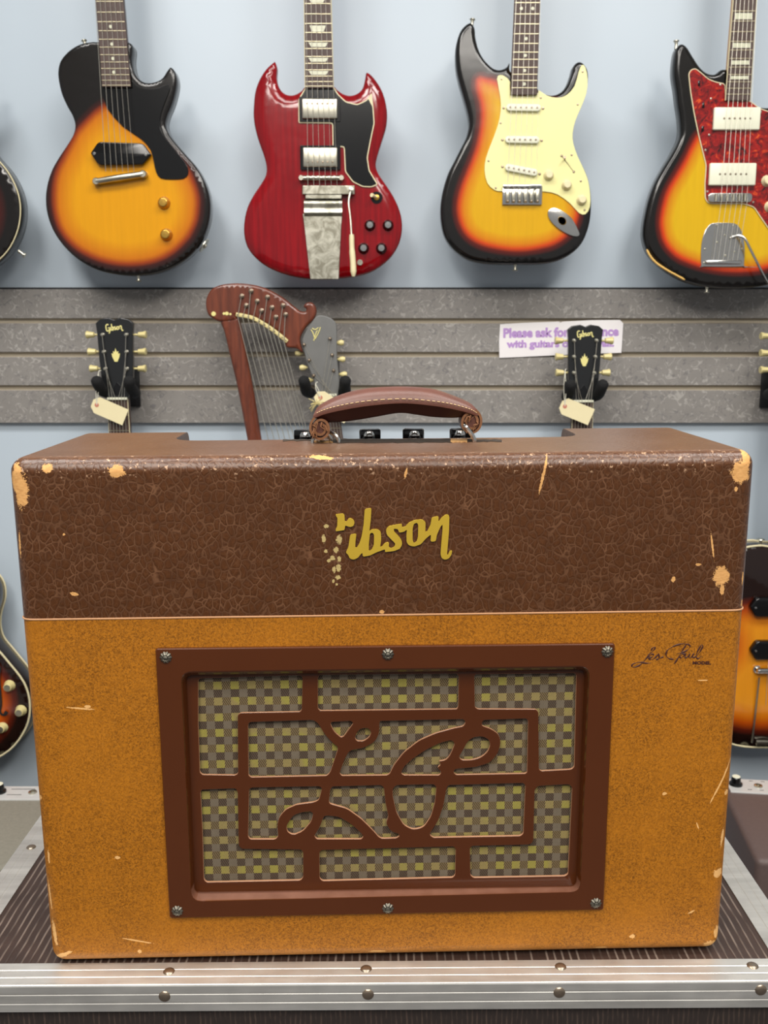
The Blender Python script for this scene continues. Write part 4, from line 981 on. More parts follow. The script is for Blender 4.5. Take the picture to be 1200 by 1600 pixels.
p = c2p(785, 1447); bm = BM(); lathe(bm, [(.006, 0), (.0058, .002), (.003, .002), (.0028, .0005), (0, .0005)], (p.x, YG, p.z), 'y', 18); obj('jack', bm, M['nickel'], g2, world=True)

# --- offset double-cut sunburst, three pickups
c3 = (660, 0, 3.557)
ST = [(487, 345), (470, 368), (430, 383), (390, 370), (345, 325), (315, 270), (298, 205), (292, 150), (270, 121), (240, 135), (212, 170), (192, 230), (185, 300), (190, 380), (205, 450), (225, 520), (245, 590), (258, 650), (260, 700), (245, 760), (215, 820), (180, 890), (145, 960), (120, 1040), (105, 1120), (103, 1200), (115, 1280), (140, 1340), (190, 1398), (260, 1442), (350, 1462), (450, 1467), (550, 1467), (660, 1465), (750, 1450), (830, 1410), (890, 1350), (925, 1270), (940, 1190), (942, 1100), (930, 1010), (905, 940), (870, 870), (845, 800), (838, 730), (850, 660), (880, 600), (905, 540), (922, 470), (925, 400), (905, 355), (875, 338), (845, 360), (830, 410), (805, 470), (770, 510), (720, 525), (670, 510), (640, 480), (632, 420), (500, 400)]
STC = [(410, 450), (360, 438), (312, 430), (300, 480), (318, 560), (328, 640), (322, 720), (298, 820), (258, 930), (220, 1030), (198, 1120), (200, 1200), (230, 1285), (300, 1348), (420, 1383), (560, 1392), (700, 1368), (790, 1320), (850, 1250), (872, 1170), (865, 1100), (800, 900), (760, 600), (700, 560), (500, 500)]
g3 = root_at('electric_guitar', 'three-tone sunburst guitar with pale mint pickguard and three white pickups', 810, 412, YG)
ol = smooth_closed(uv_pts(c3, ST, YG), 5)
obj('body', body_mesh(ol, YG, .045, rnd(.010), rings=(.001, .0025, .005, .0075, .010), contour=smooth_closed(uv_pts(c3, STC, YG), 3), backprof=rnd(.010)), M['burst_strat'], g3, world=True, sharp=50)
SP = [(414, 440), (430, 419), (455, 425), (487, 455), (490, 520), (560, 535), (640, 520), (643, 500), (690, 532), (750, 545), (800, 530), (845, 480), (868, 400), (886, 362), (905, 378), (917, 440), (910, 520), (880, 600), (850, 670), (834, 740), (838, 800), (862, 870), (895, 940), (920, 1005), (931, 1080), (930, 1150), (905, 1192), (868, 1184), (820, 1132), (750, 1082), (680, 1066), (560, 1063), (445, 1065), (398, 1056), (360, 1018), (345, 950), (352, 880), (385, 790), (418, 700), (434, 620), (432, 540)]
pgs = quad_strip(smooth_closed(uv_pts(c3, SP, YG), 2), YG - .0024, .0024, M['mint'], 'pickguard', g3, bev=.0005)
c3p = lambda x, y: P(660 + x / 3.557, y / 3.557, YG)
for s in ((439, 441), (657, 545), (889, 400), (862, 582), (434, 685), (367, 895), (407, 1045), (657, 1055), (828, 862), (879, 1007), (900, 1168)):
    p = c3p(*s); bm = BM(); lathe(bm, [(.0022, 0), (.002, .0008), (0, .001)], (p.x, YG - .0024, p.z), 'y', 10); obj('pickguard_screw', bm, M['rivet'], pgs, world=True)
upper_neck(g3, c3, YG - .009, ((512, 0), (655, 0), (638, 526), (490, 526)), (15, 78, 133, 188, 242, 290, 330, 374, 413, 447, 488), ((550, 47), (613, 47), (576, 215), (572, 308), (568, 392), (566, 467)), 'dot', strings_to=((470, 1045), (630, 1045)), side='maple')
for (x0, y0, x1, y1) in ((462, 601, 658, 604), (455, 779, 650, 782), (455, 930, 640, 966)):
    a, b = c3p(x0, y0), c3p(x1, y1); d = (b - a).normalized(); nn = Vector((-d.z, 0, d.x)); hw = .0068
    pl = [a + nn * hw + d * .004, b + nn * hw - d * .004, b, b - nn * hw - d * .004, a - nn * hw + d * .004, a]
    pk = obj('pickup', plate(round_poly([(v.x, v.z) for v in pl], .005), [], YG - .009, .008, .0015), M['white'], g3, world=True)
    for i in range(6):
        q = a + (b - a) * (.12 + .152 * i); bm = BM(); lathe(bm, [(.0022, 0), (.002, .0006), (0, .0007)], (q.x, YG - .009, q.z), 'y', 10); obj('pole_piece', bm, M['rivet'], pk, world=True)
    for q in (a - d * .004, b + d * .004): bm = BM(); lathe(bm, [(.003, 0), (.0024, .0012), (0, .0014)], (q.x, YG - .0024, q.z), 'y', 10); obj('pickup_screw', bm, M['rivet'], pk, world=True)
for q in ((700, 975), (800, 1030), (883, 1113)): knob(g3, c3p(*q), YG - .002, M['cream'], .0088, .013, None, True)
a, b = c3p(773, 868), c3p(840, 956); bm = BM(); tube(bm, [(a.x, YG - .0026, a.z), (b.x, YG - .0026, b.z)], .0006, 5)
for q in (a, b): lathe(bm, [(.0028, 0), (.002, .001), (0, .0012)], (q.x, YG - .0024, q.z), 'y', 10)
tube(bm, [((a.x * .75 + b.x * .25), YG - .002, a.z * .75 + b.z * .25), (a.x * .85 + b.x * .15, YG - .016, a.z * .85 + b.z * .15)], [.0012, .0028], 8); obj('pickup_switch', bm, M['rivet'], g3, world=True)
a, b = c3p(445, 1032), c3p(662, 1140); bm = BM(); box(bm, (a.x, YG - .004, b.z), (b.x, YG, a.z), .0008); box(bm, (a.x, YG - .013, a.z - .005), (b.x - .003, YG, a.z), .001); bg_ = obj('bridge', bm, M['chrome'], g3, world=True)
for i in range(6):
    x = a.x + .004 + (b.x - a.x - .008) * (i + .5) / 6; bm = BM(); box(bm, (x - .0040, YG - .012, b.z + .004), (x + .0040, YG - .003, a.z - .008), .0012); obj('bridge_saddle', bm, M['nickel'], bg_, world=True)
    bm = BM(); lathe(bm, [(.0022, 0), (.0018, .0012), (0, .0014)], (x, YG - .012, b.z + .0065), 'y', 10); obj('saddle_screw', bm, M['rivet'], bg_, world=True)
JP = [(697, 1175), (730, 1155), (780, 1175), (830, 1215), (860, 1270), (872, 1305), (850, 1316), (800, 1300), (745, 1265), (705, 1220)]
bm = plate(smooth_closed(uv_pts(c3, JP, YG), 3), [], YG - .0035, .0035, .001); jk = obj('jack_plate', bm, M['chrome'], g3, world=True)
p = c3p(775, 1228); bm = BM(); lathe(bm, [(.010, 0), (.0095, .001), (.006, -.003), (0, -.003)], (p.x, YG - .0035, p.z), 'y', 24, sx=.75, rot=Matrix.Rotation(radians(-45), 3, 'Y')); obj('jack_cup', bm, M['gold'], jk, world=True)
p = c3p(280, 124); button(g3, (p.x, YG + .02, p.z), (.1, 0, 1)); p = c3p(523, 1467); button(g3, (p.x, YG + .02, p.z), (0, 0, -1))

# --- offset-waist sunburst with tortoiseshell guard at the right edge
c4 = (960, 0, 3.479)
JZ = [(600, 372), (555, 398), (510, 393), (470, 360), (430, 300), (398, 250), (368, 234), (342, 262), (330, 330), (328, 400), (340, 480), (350, 560), (362, 640), (364, 720), (345, 780), (310, 845), (268, 915), (228, 990), (198, 1070), (178, 1150), (165, 1230), (166, 1300), (190, 1370), (240, 1430), (310, 1485), (400, 1530), (500, 1555), (620, 1565), (750, 1562), (850, 1545), (950, 1500), (1040, 1410), (1085, 1290), (1085, 1160), (1050, 1040), (1005, 940), (985, 860), (1000, 780), (1030, 690), (1040, 600), (1020, 525), (975, 500), (930, 530), (870, 575), (810, 580), (760, 560), (738, 530), (700, 400)]
JZC = [(470, 720), (430, 780), (390, 860), (340, 950), (290, 1040), (262, 1130), (252, 1220), (272, 1310), (330, 1385), (420, 1432), (540, 1462), (680, 1472), (800, 1462), (900, 1412), (980, 1300), (990, 1150), (950, 1000), (900, 850), (850, 700), (600, 650)]
g4 = root_at('electric_guitar', 'sunburst guitar with red tortoiseshell pickguard, chipped edge and cream pickups', 1140, 450, YG)
ol = smooth_closed(uv_pts(c4, JZ, YG), 5)
M['chip'] = simple('chipped_lacquer_wood', (222, 178, 96), .5, var=.15)
b4 = obj('body', body_mesh(ol, YG, .042, rnd(.010), rings=(.001, .0025, .005, .0075, .010), contour=smooth_closed(uv_pts(c4, JZC, YG), 3), backprof=rnd(.010)), M['burst_jazz'], g4, world=True, sharp=50)
c4p = lambda x, y: P(960 + x / 3.479, y / 3.479, YG)
JPG = [(400, 402), (414, 378), (440, 372), (470, 395), (510, 430), (555, 447), (600, 455), (604, 545), (735, 548), (790, 590), (850, 610), (900, 625), (960, 700), (940, 850), (990, 1000), (1000, 1150), (960, 1260), (900, 1290), (835, 1245), (790, 1180), (755, 1127), (700, 1110), (540, 1110), (505, 1106), (490, 1080), (488, 1000), (495, 900), (480, 840), (455, 740), (430, 620), (410, 500)]
pl = round_poly(uv_pts(c4, JPG, YG), .006, 4)
pj = quad_strip(pl, YG - .0026, .0026, M['binding'], 'pickguard', g4, bev=.0003, label='red tortoiseshell pickguard with cream edge')
obj('pickguard_face', plate(inset(pl, .0018), [], YG - .0031, .001, 0), M['tort'], g4, world=True, smooth=False)
upper_neck(g4, c4, YG - .009, ((648, 0), (772, 0), (738, 545), (605, 545)), (60, 115, 172, 225, 272, 318, 365, 405, 445, 480, 512), ((702, 88, 95, 34), (690, 247, 95, 26), (684, 340, 95, 22), (680, 422, 95, 18)), 'block', bound='binding', strings_to=((572, 1075), (712, 1075)), side='maple')
for (x0, y0, x1, y1) in ((535, 588, 780, 712), (512, 890, 757, 1012)):
    a, b = c4p(x0, y0), c4p(x1, y1); bm = BM(); box(bm, (a.x, YG - .011, b.z), (b.x, YG - .002, a.z), .0028, 3); pk = obj('pickup', bm, M['white'], g4, world=True)
    for i in range(6): bm = BM(); lathe(bm, [(.0022, 0), (.002, .0006), (0, .0007)], (a.x + (b.x - a.x) * (.22 + .112 * i), YG - .011, (a.z + b.z) / 2), 'y', 10); obj('pole_piece', bm, M['rivet'], pk, world=True)
a, b = c4p(505, 1052), c4p(740, 1102); bm = plate(round_poly([(a.x, b.z), (b.x, b.z), (b.x, a.z), (a.x, a.z)], .008, 5), [], YG - .008, .006, .001); br = obj('bridge', bm, M['chrome'], g4, world=True)
for i in range(6): x = a.x + (b.x - a.x) * (.17 + .132 * i); bm = BM(); tube(bm, [(x, YG - .0105, a.z - .002), (x, YG - .0105, b.z + .002)], .0028, 8); obj('bridge_saddle', bm, M['nickel'], br, world=True)
TP = [(515, 1222), (550, 1212), (630, 1212), (665, 1222), (690, 1260), (705, 1330), (702, 1440), (690, 1450), (485, 1450), (470, 1440), (470, 1340), (485, 1270)]
tp_ = obj('vibrato_plate', plate(smooth_closed(uv_pts(c4, TP, YG), 3), [], YG - .003, .003, .0008), M['chrome'], g4, world=True, smooth=False)
a, b = c4p(492, 1427), c4p(685, 1432); bm = BM(); box(bm, (a.x, YG - .010, a.z - .004), (b.x, YG - .002, a.z + .004), .002); obj('vibrato_bar', bm, M['chrome'], tp_, world=True)
for q in ((555, 1225), (643, 1228), (598, 1280), (555, 1318), (490, 1355), (650, 1370), (690, 1355), (600, 1390), (485, 1430)):
    p = c4p(*q); bm = BM(); lathe(bm, [(.0024, 0), (.002, .001), (0, .0012)], (p.x, YG - .003, p.z), 'y', 10); obj('plate_screw', bm, M['nickel'], tp_, world=True)
pts = [c4p(*q) for q in ((632, 1295), (660, 1286), (690, 1302), (720, 1370), (760, 1460), (800, 1535), (835, 1568), (900, 1610))]
bm = BM(); tube(bm, smooth_open([(p.x, YG - .010 - .005 * min(i, 4), p.z) for i, p in enumerate(pts)], 5), .0026, 8); obj('vibrato_arm', bm, M['chrome'], g4, world=True)
for i in range(6):
    a, b = c4p(572 + 28 * i, 1078), c4p(530 + 26 * i, 1418); bm = BM(); tube(bm, [(a.x, YG - .0135, a.z), (b.x, YG - .009, b.z)], .00045, 5); obj('string', bm, M['string'], g4, world=True)
for q in ((826, 985), (842, 1125)): knob(g4, c4p(*q), YG - .002, M['cream'], .0095, .012, None, True)
for q in ((457, 455), (480, 575), (477, 702)):
    p = c4p(*q); bm = BM(); box(bm, (p.x - .0022, YG - .005, p.z - .005), (p.x + .0022, YG - .003, p.z + .005), .0005); obj('slide_switch', bm, M['black'], g4, world=True)
for q in ((573, 462), (522, 538), (512, 735), (492, 818), (503, 1042), (792, 610), (752, 1100)):
    p = c4p(*q); bm = BM(); lathe(bm, [(.0022, 0), (.002, .0008), (0, .001)], (p.x, YG - .003, p.z), 'y', 10); obj('pickguard_screw', bm, M['nickel'], pj, world=True)
cw = [(178, 1355), (200, 1395), (235, 1432), (290, 1468), (340, 1495), (385, 1520)]
pts = [c4p(*q) for q in cw]; bm = BM(); tube(bm, smooth_open([(p.x, YG + .0035, p.z) for p in pts], 4), [.001] + [.0024] * 18 + [.0028, .001], 6); obj('chipped_edge', bm, M['chip'], b4, world=True, label='bare wood along the worn edge')
p = c4p(352, 240); button(g4, (p.x, YG + .02, p.z), (-.05, 0, 1)); p = c4p(520, 1557); button(g4, (p.x, YG + .02, p.z), (0, 0, -1))

# ------------------------------------------------------------------ lower row: instruments hanging from the slatwall
YL = 2.085
def gibson_logo(cx, cz, w, rot, Y):
    """small script word as flattened strokes"""
    S_ = [[(.16, .88), (.08, .95), (.0, .8), (-.02, .3), (.03, .05), (.12, .1), (.17, .4), (.1, .45), (.17, .42), (.16, -.1), (.1, -.3)],
          [(.24, .55), (.23, .15), (.27, .1), (.31, .2)], [(.33, .95), (.33, .12), (.40, .15), (.42, .4), (.36, .52), (.34, .45)],
          [(.54, .5), (.48, .48), (.49, .35), (.55, .25), (.53, .1), (.46, .12)], [(.64, .5), (.60, .3), (.63, .1), (.70, .15), (.72, .4), (.66, .5)],
          [(.78, .52), (.78, .1), (.78, .4), (.85, .52), (.89, .45), (.89, .05), (.92, -.15), (.98, -.1)]]
    bm = BM(); h = w * .42
    for s in S_:
        pts = smooth_open([Vector(((u - .48) * w, 0, (v - .4) * h)) for u, v in s], 4)
        pts = [Matrix.Rotation(-rot, 3, 'Y') @ p + Vector((cx, Y, cz)) for p in pts]; tube(bm, pts, w * .032, 6)
    for v in bm.verts: v.co.y = Y + (v.co.y - Y) * .25
    return bm
ESB = [(0, 0), (.08, .006), (.148, .040), (.19, .095), (.203, .150), (.193, .205), (.155, .262), (.130, .300), (.128, .345), (.143, .395), (.138, .435), (.105, .468), (.06, .478), (.028, .475)]
def es_outline(cx, zb): return smooth_closed([(cx + x, zb + z) for x, z in ESB] + [(cx - x, zb + z) for x, z in ESB[:0:-1]], 4)
def hanging_guitar(label, hx, hz_nut, bx, bz, bodymat, Y=YL, width=.078, details=None, crownmat='logo_gold', th=.05, burst=(.80, .80, .20)):
    """open-book headstock whose nut is at (hx, hz_nut); body bottom centre at (bx, bz)"""
    r = thing('electric_guitar', label, 'guitar', T(bx, Y, bz))
    s = width / .078
    HS = [(-.0215, 0), (-.027, .020), (-.034, .042), (-.036, .075), (-.038, .130), (-.040, .1485), (-.030, .156), (-.012, .159), (-.003, .1555), (0, .1545), (.003, .1555), (.012, .159), (.030, .156), (.040, .1485), (.038, .130), (.036, .075), (.034, .042), (.027, .020), (.0215, 0)]
    pl = [(hx + x * s, hz_nut + z * s * 1.08) for x, z in HS]
    obj('neck', plate([(hx - .0215, hz_nut), (hx + .0215, hz_nut), (bx + .027, bz + .44), (bx - .027, bz + .44)], [], Y + .004, .02, .006), M['neckwood'], r, world=True)
    hd = obj('headstock', plate(pl, [], Y + .002, .015, .0015), M['head_black'], r, world=True, smooth=False)
    fbq = [(hx - .021, hz_nut), (hx + .021, hz_nut), (bx + .027, bz + .345), (bx - .027, bz + .345)]
    fb = obj('fretboard', plate(fbq, [], Y - .002, .006, .0005), M['rosewood'], r, world=True, smooth=False)
    for a, b in ((fbq[0], fbq[3]), (fbq[1], fbq[2])):
        bm = BM(); tube(bm, [(a[0], Y - .0005, a[1]), (b[0], Y - .0005, b[1])], .0014, 6); obj('fretboard_binding', bm, M['binding'], fb, world=True)
    Lb = hz_nut - (bz + .345); k = 0; z = 0; scale = .63
    while True:
        k += 1; z = scale * (1 - 2 ** (-k / 12))
        if z > Lb - .004 or k > 20: break
        f_ = z / Lb; w = .021 + .006 * f_; cx = hx + (bx - hx) * f_
        bm = BM(); tube(bm, [(cx - w, Y - .0022, hz_nut - z), (cx + w, Y - .0022, hz_nut - z)], .0009, 6); obj('fret', bm, M['fret'], fb, world=True)
    bm = BM(); box(bm, (hx - .0215, Y - .0065, hz_nut - .002), (hx + .0215, Y, hz_nut + .003), .0006); obj('nut', bm, M['white'], r, world=True)
    zs = [hz_nut + v * s for v in (.136, .100, .064)]
    for i, z in enumerate(zs):
        for sd in (-1, 1):
            px_ = hx + sd * (.023 + .0012 * (2 - i)) * s
            bm = BM(); lathe(bm, [(.0045, 0), (.004, .002), (.0028, .003), (.0028, .008), (.0032, .009), (0, .0095)], (px_, Y + .002, z), 'y', 14); po = obj('tuner', bm, M['nickel'], hd, world=True)
            e = hx + sd * (.040 - .002 * i) * s
            bm = BM(); tube(bm, [(e - sd * .004, Y + .014, z), (e + sd * .006, Y + .014, z), (e + sd * .008, Y + .014, z), (e + sd * .016, Y + .014, z), (e + sd * .023, Y + .014, z), (e + sd * .0245, Y + .014, z)], [.003, .003, .0072, .0082, .0104, .0088], 12, flat=.8); obj('tuner_button', bm, M['tuner'], hd, world=True)
            n_ = (2 - i) if sd < 0 else (3 + i)
            nx = hx + (-.016 + .0064 * (i if sd > 0 else i) + 0) * 1 if sd < 0 else hx + .016 - .0064 * i
            bm = BM(); tube(bm, [(px_, Y - .005, z), (nx, Y - .0068, hz_nut + .001)], .00055, 5); obj('string', bm, M['string'], r, world=True)
            bx_ = bx + (nx - hx) * 1.5
            bm = BM(); tube(bm, [(nx, Y - .0068, hz_nut + .001), (bx_, Y - .017, bz + .11)], .0005, 5); obj('string', bm, M['string'], r, world=True)
    obj('logo_inlay', gibson_logo(hx, hz_nut + .151 * s, .036 * s, .13, Y + .0018), M['logo_gold'], hd, world=True, smooth=False)
    cz = hz_nut + .093 * s
    cr = [(-.003, -.014), (-.0075, -.004), (-.009, .004), (-.0055, .0025), (-.0055, .009), (-.0025, .006), (0, .0145), (.0025, .006), (.0055, .009), (.0055, .0025), (.009, .004), (.0075, -.004), (.003, -.014)]
    obj('crown_inlay', plate([(hx + a * s, cz + b * s) for a, b in cr], [], Y + .0015, .001), M['logo_gold'], hd, world=True, smooth=False)
    wt = plate([(hx - .009, hz_nut + .008), (hx + .009, hz_nut + .008), (hx + .008, hz_nut + .024), (hx + .002, hz_nut + .034), (hx - .002, hz_nut + .034), (hx - .008, hz_nut + .024)], [], Y + .001, .002, .0004)
    obj('truss_rod_cover', wt, M['black'], hd, world=True, smooth=False)
    ol = es_outline(bx, bz)
    def arch(d): return -.012 * (1 - (1 - min(d, .11) / .11) ** 2) * 1 + (.003 * max(0, 1 - d / .003))
    ctr_ = smooth_closed([(bx + (p[0] - bx) * burst[0], bz + burst[2] + (p[1] - bz - burst[2]) * burst[1]) for p in ol[::4]], 2)
    obj('body', body_mesh(ol, Y, th, arch, rings=(.0015, .004, .010, .018), grid=.012, contour=ctr_), bodymat, r, world=True, sharp=50)
    for yy in ((Y + .001), (Y + th - .003)):
        bm = BM(); pts = [(p[0], yy, p[1]) for p in ol]; tube(bm, pts + [pts[0]], .0024, 8, cap=False); obj('body_binding', bm, M['binding'], r, world=True)
    return r
def f_hole(r, cx, cz, s, Y):
    bm = BM(); pts = smooth_open([(cx + s * x, Y, cz + z) for x, z in ((.012, -.052), (.004, -.060), (-.004, -.052), (0, -.03), (0, .03), (.004, .052), (-.004, .060), (-.012, .052))], 5)
    n = len(pts); tube(bm, pts, [.0042 if i < 4 or i > n - 5 else .0026 for i in range(n)], 8)
    for v in bm.verts: v.co.y = Y + (v.co.y - Y) * .15
    obj('sound_hole', bm, M['dark'], r, world=True)

# left open-book headstock
p = P(184, 623, YL)
h1x, h1z = p.x, p.z; BZ = P(100, 1190, YL).z
gL = hanging_guitar('hanging guitar, black crowned headstock at left wearing a tag on its left side', h1x, h1z, h1x, BZ, M['burst_es'])
hanger(h1x, h1z + .036, YL, 'black foam-armed hanger holding the left black headstock')
p = P(911, 627, YL); h2x, h2z = p.x, p.z
gR = hanging_guitar('hanging guitar, black crowned headstock in front of the printed sign', h2x, h2z, h2x, BZ, M['burst_es'], width=.074)
hanger(h2x, h2z + .034, YL, 'black foam-armed hanger below the printed sign')
# right edge guitar
p = P(1232, 625, YL)
g5 = hanging_guitar('sunburst hollowbody with two black pickups seen past the amplifier\'s right side', p.x, p.z, .893, P(1200, 1168, YL).z, M['burst_es'], th=.06, burst=(.88, .62, .13))
hanger(p.x, p.z + .036, YL, 'black hanger cut off by the right edge of the photo')
bz = P(1200, 1168, YL).z
for py in (947, 1014):
    c = P(1212, py, YL - .012); w = .062; hgt = .022
    pl = [(c.x - w, c.z), (c.x - w + .014, c.z + hgt), (c.x + w - .014, c.z + hgt), (c.x + w, c.z), (c.x + w - .014, c.z - hgt), (c.x - w + .014, c.z - hgt)]
    pk = obj('pickup', plate(round_poly(pl, .006), [], YL - .026, .018, .004, 3), M['black'], g5, world=True)
    bm = BM(); lathe(bm, [(.003, 0), (.0024, .0012), (0, .0014)], (c.x - w + .012, YL - .0262, c.z), 'y', 12); obj('pickup_screw', bm, M['chrome'], pk, world=True)
c = P(1212, 1047, YL - .02); bm = BM(); box(bm, (c.x - .045, YL - .030, c.z - .006), (c.x + .045, YL - .018, c.z + .006), .003); br = obj('bridge', bm, M['chrome'], g5, world=True)
for s in (-1, 1): bm = BM(); lathe(bm, [(.009, 0), (.009, .004), (.004, .005), (.003, .02), (0, .02)], (c.x + s * .04, YL - .012, c.z), 'y', 16); obj('thumb_wheel', bm, M['chrome'], br, world=True)
a, b = P(1185, 1058, YL - .02), P(1181, 1160, YL - .01)
for s in (-1, 1):
    xx = .893 + s * (.893 - a.x) * .8 if s > 0 else a.x
    bm = BM(); tube(bm, [(xx, YL - .024, a.z), (xx, YL - .012, b.z)], .0022, 8); obj('tailpiece_wire', bm, M['nickel'], g5, world=True)
bm = BM(); box(bm, (b.x, YL - .014, b.z - .006), (.93, YL - .004, b.z + .006), .002); obj('tailpiece', bm, M['nickel'], g5, world=True)
p = P(1194, 848, YL); button(g5, (p.x, YL + .02, p.z - .008), (0, 0, 1), r=.009)
# left edge hollowbody
r_ = P(47, 1108, YL); lx = r_.x - .203
g6 = hanging_guitar('sunburst hollowbody with cream binding and gold knobs at the lower left edge', lx + .01, h1z, lx, P(0, 1190, YL).z - .012, M['burst_es'], th=.06)
hanger(lx + .01, h1z + .036, YL, 'black hanger beyond the left edge of the photo')
for q in ((13, 1073), (31, 1112), (2, 1138), (-20, 1100)):
    k_ = P(q[0], q[1], YL - .014); kk = knob(g6, k_, YL - .006, M['tuner'], .0105, .016, M['nickel'], True)
f_hole(g6, P(6, 1075, YL - .01).x - .008, P(6, 1075, YL).z, 1, YL - .0125)

# --- harp guitar
c5 = (300, 420, 4.0); YH = 2.075
hgp = P(440, 1000, YH); hg = thing('harp_guitar', 'mahogany harp guitar with scrolled headpiece, bass strings and grey headstock', 'harp guitar', T(hgp))
e5 = lambda x, y: P(300 + x / 4, 420 + y / 4, YH)
HP = [(180, 332), (130, 312), (97, 282), (84, 222), (95, 165), (130, 120), (200, 96), (300, 90), (400, 103), (480, 130), (560, 175), (630, 230), (672, 262), (706, 266), (712, 250), (696, 236), (712, 214), (745, 210), (770, 235), (776, 275), (757, 318), (718, 358), (688, 402), (674, 450), (690, 522), (650, 500), (590, 490), (570, 430), (500, 370), (420, 322), (340, 296), (276, 292), (278, 320)]
obj('headpiece', body_mesh(smooth_closed(uv_pts(c5, HP, YH), 6), YH, .026, rnd(.006), rings=(.001, .003, .006), grid=.008, backprof=rnd(.006)), M['mahogany'], hg, world=True, sharp=50)
CP = [(178, 318), (200, 400), (228, 520), (280, 740), (340, 1055), (395, 1340), (615, 2150), (695, 2150), (480, 1340), (428, 1055), (388, 800), (342, 560), (300, 345), (278, 300)]
obj('column', body_mesh(smooth_closed(uv_pts(c5, CP, YH), 6), YH + .002, .022, rnd(.007), rings=(.001, .003, .0065), grid=.008, backprof=rnd(.007)), M['mahogany'], hg, world=True, sharp=50)
sp = smooth_open([e5(*q) for q in ((275, 285), (380, 308), (480, 365), (560, 425), (595, 455))], 6)
bm = BM(); tube(bm, [(p.x, YH - .001, p.z) for p in sp], .0042, 8, flat=1); 
for v in bm.verts: v.co.y = YH - .0005 + (v.co.y - YH + .001) * .5
strip = obj('bridge_strip', bm, M['tuner'], hg, world=True)
for i in range(0, len(sp) - 1, 2):
    p = (sp[i] + sp[i + 1]) / 2; bm = BM(); lathe(bm, [(.0016, 0), (.0014, .0006), (0, .0007)], (p.x, YH - .0026, p.z), 'y', 8); obj('strip_stud', bm, M['rivet'], strip, world=True)
pegs = [(312, 172), (340, 230), (370, 140), (408, 203), (435, 263), (472, 178), (500, 243), (525, 303), (570, 230), (585, 287)]
tops = [(288, 300), (318, 305), (352, 312), (382, 322), (415, 338), (448, 355), (478, 375), (508, 398), (540, 425), (575, 455)]
bots = [(455, 970), (490, 970), (524, 970), (556, 970), (588, 970), (616, 970), (645, 970), (672, 970), (692, 970), (706, 960)]
for pg_, a, b in zip(pegs, tops, bots):
    p = e5(*pg_); bm = BM(); lathe(bm, [(.0054, 0), (.0052, .002), (.0036, .003), (.0030, .008), (.0036, .009), (0, .0095)], (p.x, YH, p.z), 'y', 16, flute=.03, nf=8); obj('tuning_peg', bm, M['rivet'], hg, world=True)
    q, e = e5(*a), e5(*b); e2 = q + (e - q) * 4.0
    bm = BM(); tube(bm, [(p.x, YH - .007, p.z), (q.x, YH - .004, q.z), (e2.x, YH - .008, e2.z)], .00085, 5); obj('bass_string', bm, M['string'], hg, world=True)
for q, r in (((135, 282), .005), ((200, 280), .003), ((218, 280), .004), ((240, 284), .0025)):
    p = e5(*q); bm = BM(); lathe(bm, [(r, 0), (r * .9, .0008), (0, .001)], (p.x, YH, p.z), 'y', 16); obj('pearl_dot', bm, M['logo_gold'], hg, world=True)
HD = [(735, 352), (772, 300), (805, 290), (850, 300), (892, 330), (904, 380), (905, 560), (914, 640), (912, 800), (790, 800), (762, 700), (722, 600), (697, 505), (690, 432)]
hd = obj('headstock', plate(smooth_closed(uv_pts(c5, HD, YH), 2), [], YH + .004, .016, .002), M['head_grey'], hg, world=True, smooth=False, label='grey worn headstock')
posts = [(862, 437), (875, 540), (884, 637), (700, 475), (732, 572), (760, 668)]; bts = [(932, 463), (941, 567), (952, 662), (655, 528), (683, 620), (720, 700)]
for a, b in zip(posts, bts):
    p, q = e5(*a), e5(*b)
    bm = BM(); lathe(bm, [(.0042, 0), (.0036, .002), (.0026, .006), (0, .0065)], (p.x, YH + .004, p.z), 'y', 12); obj('tuner', bm, M['rivet'], hd, world=True)
    s = 1 if q.x > p.x else -1; bm = BM(); tube(bm, [(q.x - s * .012, YH + .018, q.z), (q.x - s * .005, YH + .018, q.z), (q.x, YH + .018, q.z), (q.x + s * .005, YH + .018, q.z)], [.002, .0055, .0066, .0045], 12); obj('tuner_button', bm, M['tuner'], hd, world=True)
bm = BM()
for s in ([(742, 380), (755, 400), (768, 440)], [(768, 440), (790, 400), (802, 365)], [(750, 372), (770, 380), (790, 368)], [(760, 450), (775, 400), (785, 385)]):
    pts = smooth_open([(lambda p: (p.x, YH + .0036, p.z))(e5(*q)) for q in s], 4); tube(bm, pts, .0011, 6)
obj('logo_inlay', bm, M['logo_gold'], hd, world=True)
a, b = e5(800, 790), e5(905, 790); bm = BM(); box(bm, (a.x, YH - .001, a.z - .003), (b.x, YH + .008, a.z + .003), .001); obj('nut', bm, M['white'], hg, world=True)
c_, d_ = e5(1105, 2200), e5(960, 2200)
fb = obj('fretboard', plate([(a.x, a.z), (b.x, b.z), (c_.x, c_.z), (d_.x, d_.z)], [], YH, .012, .001), M['rosewood'], hg, world=True, smooth=False)
for i in range(15):
    z = a.z - .036 * (i + 1) * (.985 ** i); f_ = (a.z - z) / (a.z - c_.z); x0 = a.x + (d_.x - a.x) * f_; x1 = b.x + (c_.x - b.x) * f_
    bm = BM(); tube(bm, [(x0, YH - .0002, z), (x1, YH - .0002, z)], .0009, 6); obj('fret', bm, M['fret'], fb, world=True)
for i in range(6):
    f_ = (i + .5) / 6; q = a.lerp(b, f_); e = d_.lerp(c_, f_); s0 = e5(*posts[i])
    bm = BM(); tube(bm, [(s0.x, YH - .001, s0.z), (q.x, YH - .003, q.z), (e.x, YH - .006, e.z)], .0005, 5); obj('string', bm, M['string'], hg, world=True)
hgx = e5(1033, 2190).x - .035
